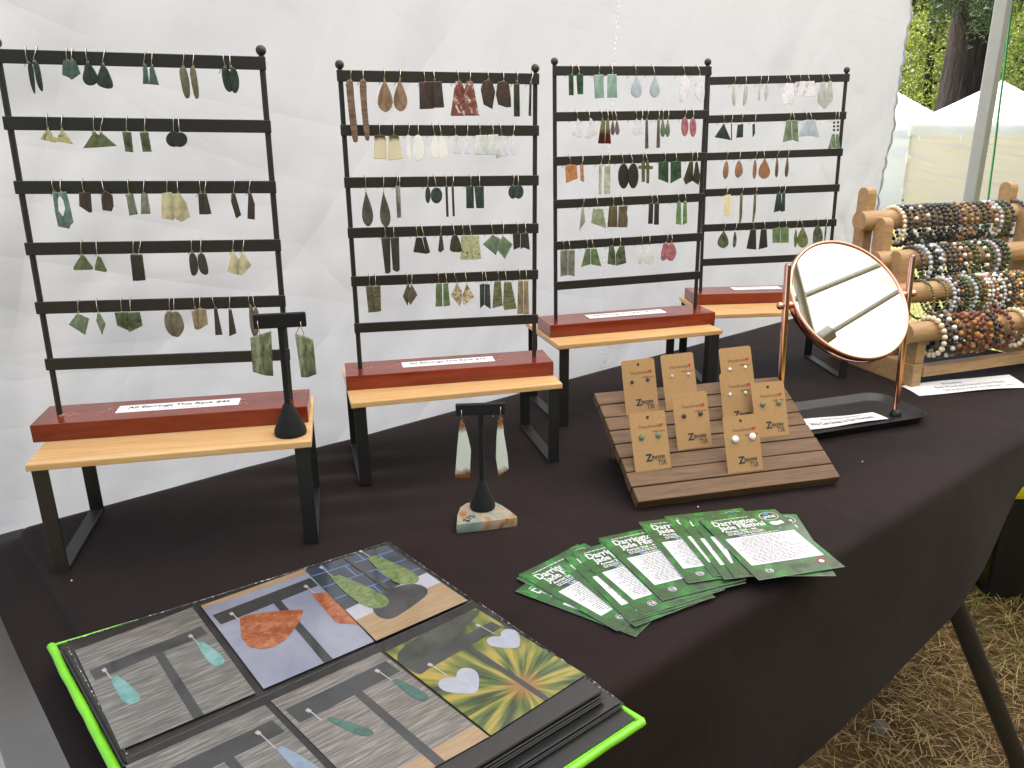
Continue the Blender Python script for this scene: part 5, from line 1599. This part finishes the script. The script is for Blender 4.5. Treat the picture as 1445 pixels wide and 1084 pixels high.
photo('picture of two pale blue drops on a black stand', P4 + [px(b4 + (c_ - b)), px(a4 + (c_ - b))], ZB_, 'greywood',
      tee(.14, .28, .55, .035) + [('pictured_earring', 'pblue', dropp(.16, .40, .74, .06, .05)), ('pictured_earring', 'pblue', dropp(.86, .36, .70, .06, .06))] + wire(.14, .22, .40) + wire(.83, .20, .36))
_c6 = [at(*q, ZB_ + .0002) for q in [(544.4, 920), (671.5, 858.4), (826.6, 951.8), (693, 1037.7)]]
_b6 = lambda u, v: _c6[0] * (1 - u) * (1 - v) + _c6[1] * u * (1 - v) + _c6[2] * u * v + _c6[3] * (1 - u) * v
_o6 = _b6(.55, .82) - _b6(.5, .5)
PHM['rays'] = rays_mat(_o6.x, _o6.y)
hrt = lambda u, v, s: [(u + x * s, v - y * s * .78) for x, y in [(.0, -1.0), (.55, -.5), (1.0, .05), (1.02, .55), (.7, .88), (.3, .8), (0, .45), (-.3, .8), (-.7, .88), (-1.02, .55), (-1.0, .05), (-.55, -.5)]]
photo('picture of two white hearts before blurred green leaves', [(544.4, 920), (671.5, 858.4), (826.6, 951.8), (693, 1037.7)], ZB_ + .0002, 'rays',
      [('pictured_shade', 'dblur', ch([(0, 0), (1, 0), (1, .06), (.75, .12), (.4, .22), (.12, .32), (0, .33)]))] +
      tee(.19, .30, .56, .022) + [('pictured_earring', 'heart', ch(hrt(.22, .56, .17))), ('pictured_earring', 'heart', ch(hrt(.86, .42, .15)))] + wire(.18, .30, .44) + wire(.84, .18, .32))
# clear sleeve films lie over each row
# ------------------------------------------------------------------ copper table mirror
trp, tlp = at(1288, 362, .276), at(1112, 375, .276)
brp = at(1263.5, 583, .008)
off = brp - trp
blp = tlp + off
ax_ = (trp - tlp).normalized()
mc = (trp + tlp) / 2 + off * ((.276 - MC.z) / .268)
mir = thing('table_mirror', 'round tilting copper table mirror on two posts over a black tray', 'mirror', (brp + blp) / 2 * 1.0)
mo = Vector(mir.location); mo.z = 0; mir.location = mo
nrm = (MN - ax_ * MN.dot(ax_)).normalized()
up_ = nrm.cross(ax_).normalized()
if up_.z < 0: up_ = -up_
MMx = Matrix(((ax_.x, up_.x, nrm.x, 0), (ax_.y, up_.y, nrm.y, 0), (ax_.z, up_.z, nrm.z, 0), (0, 0, 0, 1)))
half = (trp - tlp).length / 2
Rm = half - .0125
prof = [(Rm - .006, .002), (Rm - .0045, .0048), (Rm - .002, .0055), (Rm, .003), (Rm + .0005, -.002), (Rm - .001, -.012), (Rm - .008, -.0165), (Rm - .03, -.018), (0, -.018)]
fr = link('frame', MB().lathe(prof, 72).mesh('frame', M['copper']), mir, mc - mo, MMx.to_euler())
m = NM('mirror_silvering')
MIRM = m.done(m.pbr((.80, .81, .80, 1), .01, 1.0))
link('mirror_glass', MB().lathe([(0, .0022), (Rm - .0055, .0022)], 72).mesh('mirror_glass', MIRM), mir, mc - mo, MMx.to_euler())
for s, tp, bp_ in ((-1, tlp, blp), (1, trp, brp)):
    path = [bp_ - mo, tp - mo]
    d = (path[1] - path[0]).normalized()
    p = link('post', MB().tube([path[0], path[1], path[1] + d * .0035], [.0052, .0052, .0035], 18).mesh('post', M['copper']), mir)
    pv = mc + ax_ * s * half - mo
    link('pivot_knob', MB().sphere(pv + ax_ * s * .0095, .0062, 0, 14, 10).tube([pv - ax_ * s * .0135, pv + ax_ * s * .009], .0028, 10).sphere(pv - ax_ * s * .009, .0055, 0, 14, 10).mesh('pivot_knob', M['copper']), p)
    link('post_collar', MB().lathe([(.010, 0), (.0095, .004), (.0062, .010), (0, .0105)], 16).mesh('post_collar', M['black_plastic']), p, bp_ - mo - Vector((0, 0, .003)))
ty_ = Vector((-ax_.y, ax_.x, 0)).normalized()
hx_, fy, by = half + .034, -.040, .085
def rrect(x0, x1, y0, y1, r, n=5):
    o = []
    for cx, cy, a0 in ((x1 - r, y1 - r, 0), (x0 + r, y1 - r, 1.5708), (x0 + r, y0 + r, 3.1416), (x1 - r, y0 + r, 4.7124)):
        o += [(cx + r * math.cos(a0 + k * 1.5708 / n), cy + r * math.sin(a0 + k * 1.5708 / n)) for k in range(n + 1)]
    return o
lay = [(0, .0015, .03), (.0, .0030, .03), (-.006, .0135, .032), (-.0068, .0150, .032), (-.005, .0150, .03), (.001, .0055, .028), (.012, .0045, .02)]
vs, fs = [], []
for o_, z, r in lay:
    for x, y in rrect(-hx_ + o_, hx_ - o_, fy + o_, by - o_, r):
        q = ax_ * x + ty_ * y
        vs.append((q.x, q.y, z))
nn = len(vs) // len(lay)
for j in range(len(lay) - 1):
    for i in range(nn):
        fs.append((j * nn + i, j * nn + (i + 1) % nn, (j + 1) * nn + (i + 1) % nn, (j + 1) * nn + i))
fs.append(tuple(range(nn))[::-1])
fs.append(tuple((len(lay) - 1) * nn + i for i in range(nn)))
tray = MB().add(vs, fs, 0).build('tray', M['black_plastic'], mir)
for p in tray.data.polygons: p.use_smooth = True
# paper slips with their notes
def slip(corners, z, name, label, lines, sag=.0):
    P = [at(u, v, z) for u, v in corners]
    c = sum(P, Vector()) / 4
    t = thing('paper_note', label, 'paper note', c, 0, None)
    f = lambda u, v, dz=0: (P[0] * (1 - u) * (1 - v) + P[1] * u * (1 - v) + P[2] * u * v + P[3] * (1 - u) * v) - c + Vector((0, 0, dz + .0022 * math.sin(u * 3.1) * sag + .0008 * math.sin(u * 7 + v * 3)))
    K = 16
    vs = [f(i / K, j / 4, .0006) for j in range(5) for i in range(K + 1)]
    n0 = len(vs)
    vs += [f(i / K, j / 4, .0002) for j in range(5) for i in range(K + 1)]
    fs = [(j * (K + 1) + i, (j + 1) * (K + 1) + i, (j + 1) * (K + 1) + i + 1, j * (K + 1) + i + 1) for j in range(4) for i in range(K)]
    fs += [tuple(n0 + q for q in g[::-1]) for g in fs]
    link('sheet', MB().add(vs, fs, 0, True).mesh('sheet', M['paper']), t)
    for (txt, u0, u1, v, sz, mt) in lines:
        me = text_mesh(txt, 1.0, mt, .012)
        w0 = max(q.co.x for q in me.vertices)
        for q in me.vertices:
            a, b = q.co.x / w0, q.co.y
            q.co = f(u0 + (u1 - u0) * a, v - b * sz, .0009)
        link('note_text', me, t)
    return t
slip([(1118, 594), (1231, 582.5), (1254, 591), (1142, 607)], .0062, 'paper_note', 'white paper slip with bold writing lying in the mirror tray', [('We Can Swap to Ear Threads', .10, .88, .72, .34, M['ink']), ('Ask Us About Our Hooks', .3, .80, .30, .2, M['ink_soft'])])
slip([(1272, 545), (1424, 529.5), (1452, 547), (1297, 559)], .0006, 'paper_note', 'larger white paper slip lying before the bracelet stand', [('Bracelets', .32, .5, .32, .2, M['ink_soft']), ('Real Wood and Natural Stone Beads', .22, .86, .58, .24, M['ink_soft']), ('Strung by Hand on Stretch Cord', .26, .90, .84, .24, M['ink_soft'])], 1)

# ------------------------------------------------------------------ bracelet stand
YS = -.36
es = Vector((math.cos(YS), math.sin(YS), 0))
et = Vector((-math.sin(YS), math.cos(YS), 0))
A0 = at(1280, 546)
LEN = .40
bst = thing('bracelet_stand', 'stepped pine stand with four dowels full of bead bracelets', 'bracelet stand', A0, YS)
LV = []      # local (depth, height) of each dowel
for (u, v) in ((1222, 311), (1241, 368)):
    p = atp(u, v, es, A0) - A0
    LV.append((p.dot(et), p.z))
d1, z1 = LV[0]
p = atp(1290, 412, es, A0 + es * .02) - A0
q = atp(1290, 463, es, A0 + es * .02) - A0
LV = [(d1, z1), (d1 * .67, None), (d1 * .36, None), (d1 * .04, None)]
def z_on(u, v, dep, s=0.0):
    o = A0 + et * dep
    return atp(u, v, et, o).z
LV = [(d1, z1), (d1 * .67, z_on(1270, 366, d1 * .67)), (d1 * .36, z_on(1300, 411, d1 * .36)), (d1 * .04, z_on(1300, 467, d1 * .04))]
DR = .0195
for side, x0 in (('near', 0.0), ('far', LEN - .022)):
    g = MB().box(x0, x0 + .022, -.010, d1 + .06, .0, .045)
    g.build('side_rail', M['stand_wood'], bst, .003)
for lvl, (dep, z) in enumerate(LV):
    ph = (.050, .068, .066, 0)[lvl]
    for x0 in (.002, LEN - .026):
        o_ = .020
        pts = [(dep + .004, .046), (dep + .034, .046), (dep + .034, z + ph)] + [(dep + .019 + .015 * math.cos(a), z + ph + .012 * math.sin(a)) for a in (.5, 1.0, 1.57, 2.1, 2.6)] + [(dep + .004, z + ph)]
        if lvl == 3: pts = [(dep - .012, .0455), (dep + .018, .0455), (dep + .018, z + .012), (dep - .012, z + .012)]
        MB().prism(pts, x0 + .001 * lvl, x0 + .021 + .001 * lvl, f=lambda a, b, c: (c, a, b)).build('post', M['stand_wood'], bst, .0015)
    link('dowel', MB().tube([(-.022, dep - .006, z), (LEN + .03, dep - .006, z)], DR, 20).mesh('dowel', M['stand_wood']), bst)
MB().box(.0225, LEN - .0225, -.012, .012, .020, .040).build('front_rail', M['stand_wood'], bst, .002)

BC = {'c': 'E4D6B4', 'w': 'E8E4DA', 'k': '292827', 'd': '3B3A37', 'g': '55534E', 'b': '584537', 'o': 'A9743F', 'r': '6B3A28', 't': 'A98460', 'p': 'B0BCBF', 'l': 'C4C1C8', 'G': '3B4F2C', 'D': '383E36', 'v': '6B6738', 'y': 'C9A05A', 'a': 'A9B8B0', 's': '9A9C9C'}
BMAT = {k: simple('bead_' + k, c, .35, var=.18, scale=160, spec=.5) for k, c in BC.items()}
LOOK = {'c': 'cream', 'w': 'white', 'k': 'black', 'd': 'charcoal', 'g': 'grey', 'b': 'dark brown', 'o': 'orange brown', 'r': 'red brown', 't': 'tan', 'p': 'pale blue', 'l': 'lavender', 'G': 'dark green', 'D': 'black green', 'v': 'olive', 'y': 'honey', 'a': 'pale aqua', 's': 'silver grey'}
TIER = [
 [(1260, 'c'), (1268, 'kd'), (1276, 'kkw'), (1285, 'bgb'), (1293, 'bcg'), (1300, 'd'), (1308, 'gd'), (1316, 'k'), (1323, 'D'), (1330, 'dk'), (1337, 'bg'), (1344, 'bt'), (1352, 'tbt'), (1361, 'bgt'), (1370, 'D'), (1379, 'bd'), (1387, 'wbt'), (1394, 'lsl'), (1401, 'G'), (1411, 'dg'), (1431, 'g')],
 [(1286, 'bg'), (1295.6, 'p'), (1302, 'k'), (1308, 'kw'), (1314, 'ps'), (1321, 'D'), (1328, 'gd'), (1335, 'bbo'), (1343, 'kw'), (1351, 'bt'), (1359, 'G'), (1365, 'bv'), (1375, 'kw'), (1382.5, 'G'), (1390.7, 'ls'), (1399, 'D'), (1405.5, 'G')],
 [(1299, 'v'), (1318.7, 'v'), (1327, 'l'), (1333.6, 'ld'), (1338.7, 'bok'), (1344, 'D'), (1350, 'Gv'), (1357.5, 'a'), (1364, 'D'), (1370, 'vb'), (1376.8, 'cwo'), (1382, 'wls'), (1388, 'owo'), (1393, 'wk'), (1398, 'l'), (1405, 'kc'), (1410, 'D'), (1415, 'oob'), (1420, 'cdy'), (1426, 'vog'), (1432, 'boy'), (1438, 'b')],
 [(1313.6, 'c'), (1320, 'k'), (1329, 'kw'), (1336, 'ko'), (1348, 'r'), (1357.5, 'ro'), (1363, 'kor'), (1370, 'r'), (1377.5, 'or'), (1385, 'k'), (1392, 'kro'), (1408, 'r'), (1430, 'c'), (1437, 'ob'), (1443, 'wk')]]
TN = ['top', 'second', 'third', 'lowest']
ORDS = ['first', 'second', 'third', 'fourth', 'fifth', 'sixth', 'seventh', 'eighth', 'ninth', 'tenth', 'eleventh', 'twelfth', 'thirteenth', 'fourteenth', 'fifteenth', 'sixteenth', 'seventeenth', 'eighteenth', 'nineteenth', 'twentieth', 'twenty first', 'twenty second']
rb = random.Random(4)
ico_v, ico_f = None, None
bm = bmesh.new()
bmesh.ops.create_icosphere(bm, subdivisions=2, radius=1.0)
bm.verts.index_update()
ico_v = [v.co.copy() for v in bm.verts]
ico_f = [tuple(v.index for v in f.verts) for f in bm.faces]
bm.free()
def bracelet(pos, pat, Rr, br, label, yaw, slant):
    t_mats = sorted(set(pat))
    n = int(2 * math.pi * Rr / (br * 2.02))
    mb = MB()
    for k in range(n):
        a = 2 * math.pi * k / n
        # beads above the dowel sit on it, the rest hang in a slightly drawn-out loop
        y, z = Rr * math.cos(a), Rr * math.sin(a) * (1.05 if math.sin(a) < 0 else 1)
        c = Vector((rb.uniform(-.0004, .0004), y, z))
        ch_ = pat[k % len(pat)]
        r = br * rb.uniform(.94, 1.04)
        mb.add([c + v * r for v in ico_v], ico_f, t_mats.index(ch_), True)
    o = mb.build('bracelet', [BMAT[q] for q in t_mats])
    o.location = pos
    o.rotation_euler = (slant, rb.uniform(-.06, .06), yaw)
    tag(o, label, 'bracelet', 'bead bracelets on the stand')
for lvl, row in enumerate(TIER):
    dep, z = LV[lvl]
    for k, (u, pat) in enumerate(row):
        base = A0 + et * (dep - .006)
        # where along the dowel that picture column falls
        lo, hi = -.05, .6
        for _ in range(40):
            mid = (lo + hi) / 2
            if px(base + es * mid + Vector((0, 0, z)))[0] < u: lo = mid
            else: hi = mid
        big = (.0046, .0045, .0039, .0053)[lvl]
        br = big * rb.uniform(.9, 1.08)
        if pat == 'v': br = .0027
        Rr = .0352 + rb.uniform(-.0015, .002)
        cz = z + DR + br - Rr
        pos = base + es * lo + Vector((0, 0, cz))
        lk = [LOOK[q] for q in dict.fromkeys(pat)]
        desc = ' and '.join(lk[:2]) if len(lk) < 3 else f'{lk[0]}, {lk[1]} and {lk[2]}'
        bracelet(pos, pat, Rr, br, f'{desc} bead bracelet, {ORDS[k]} from left on {TN[lvl]} dowel', YS + rb.uniform(-.07, .07), rb.uniform(-.03, .03))
# a dark charm bead on the left loops of the third dowel
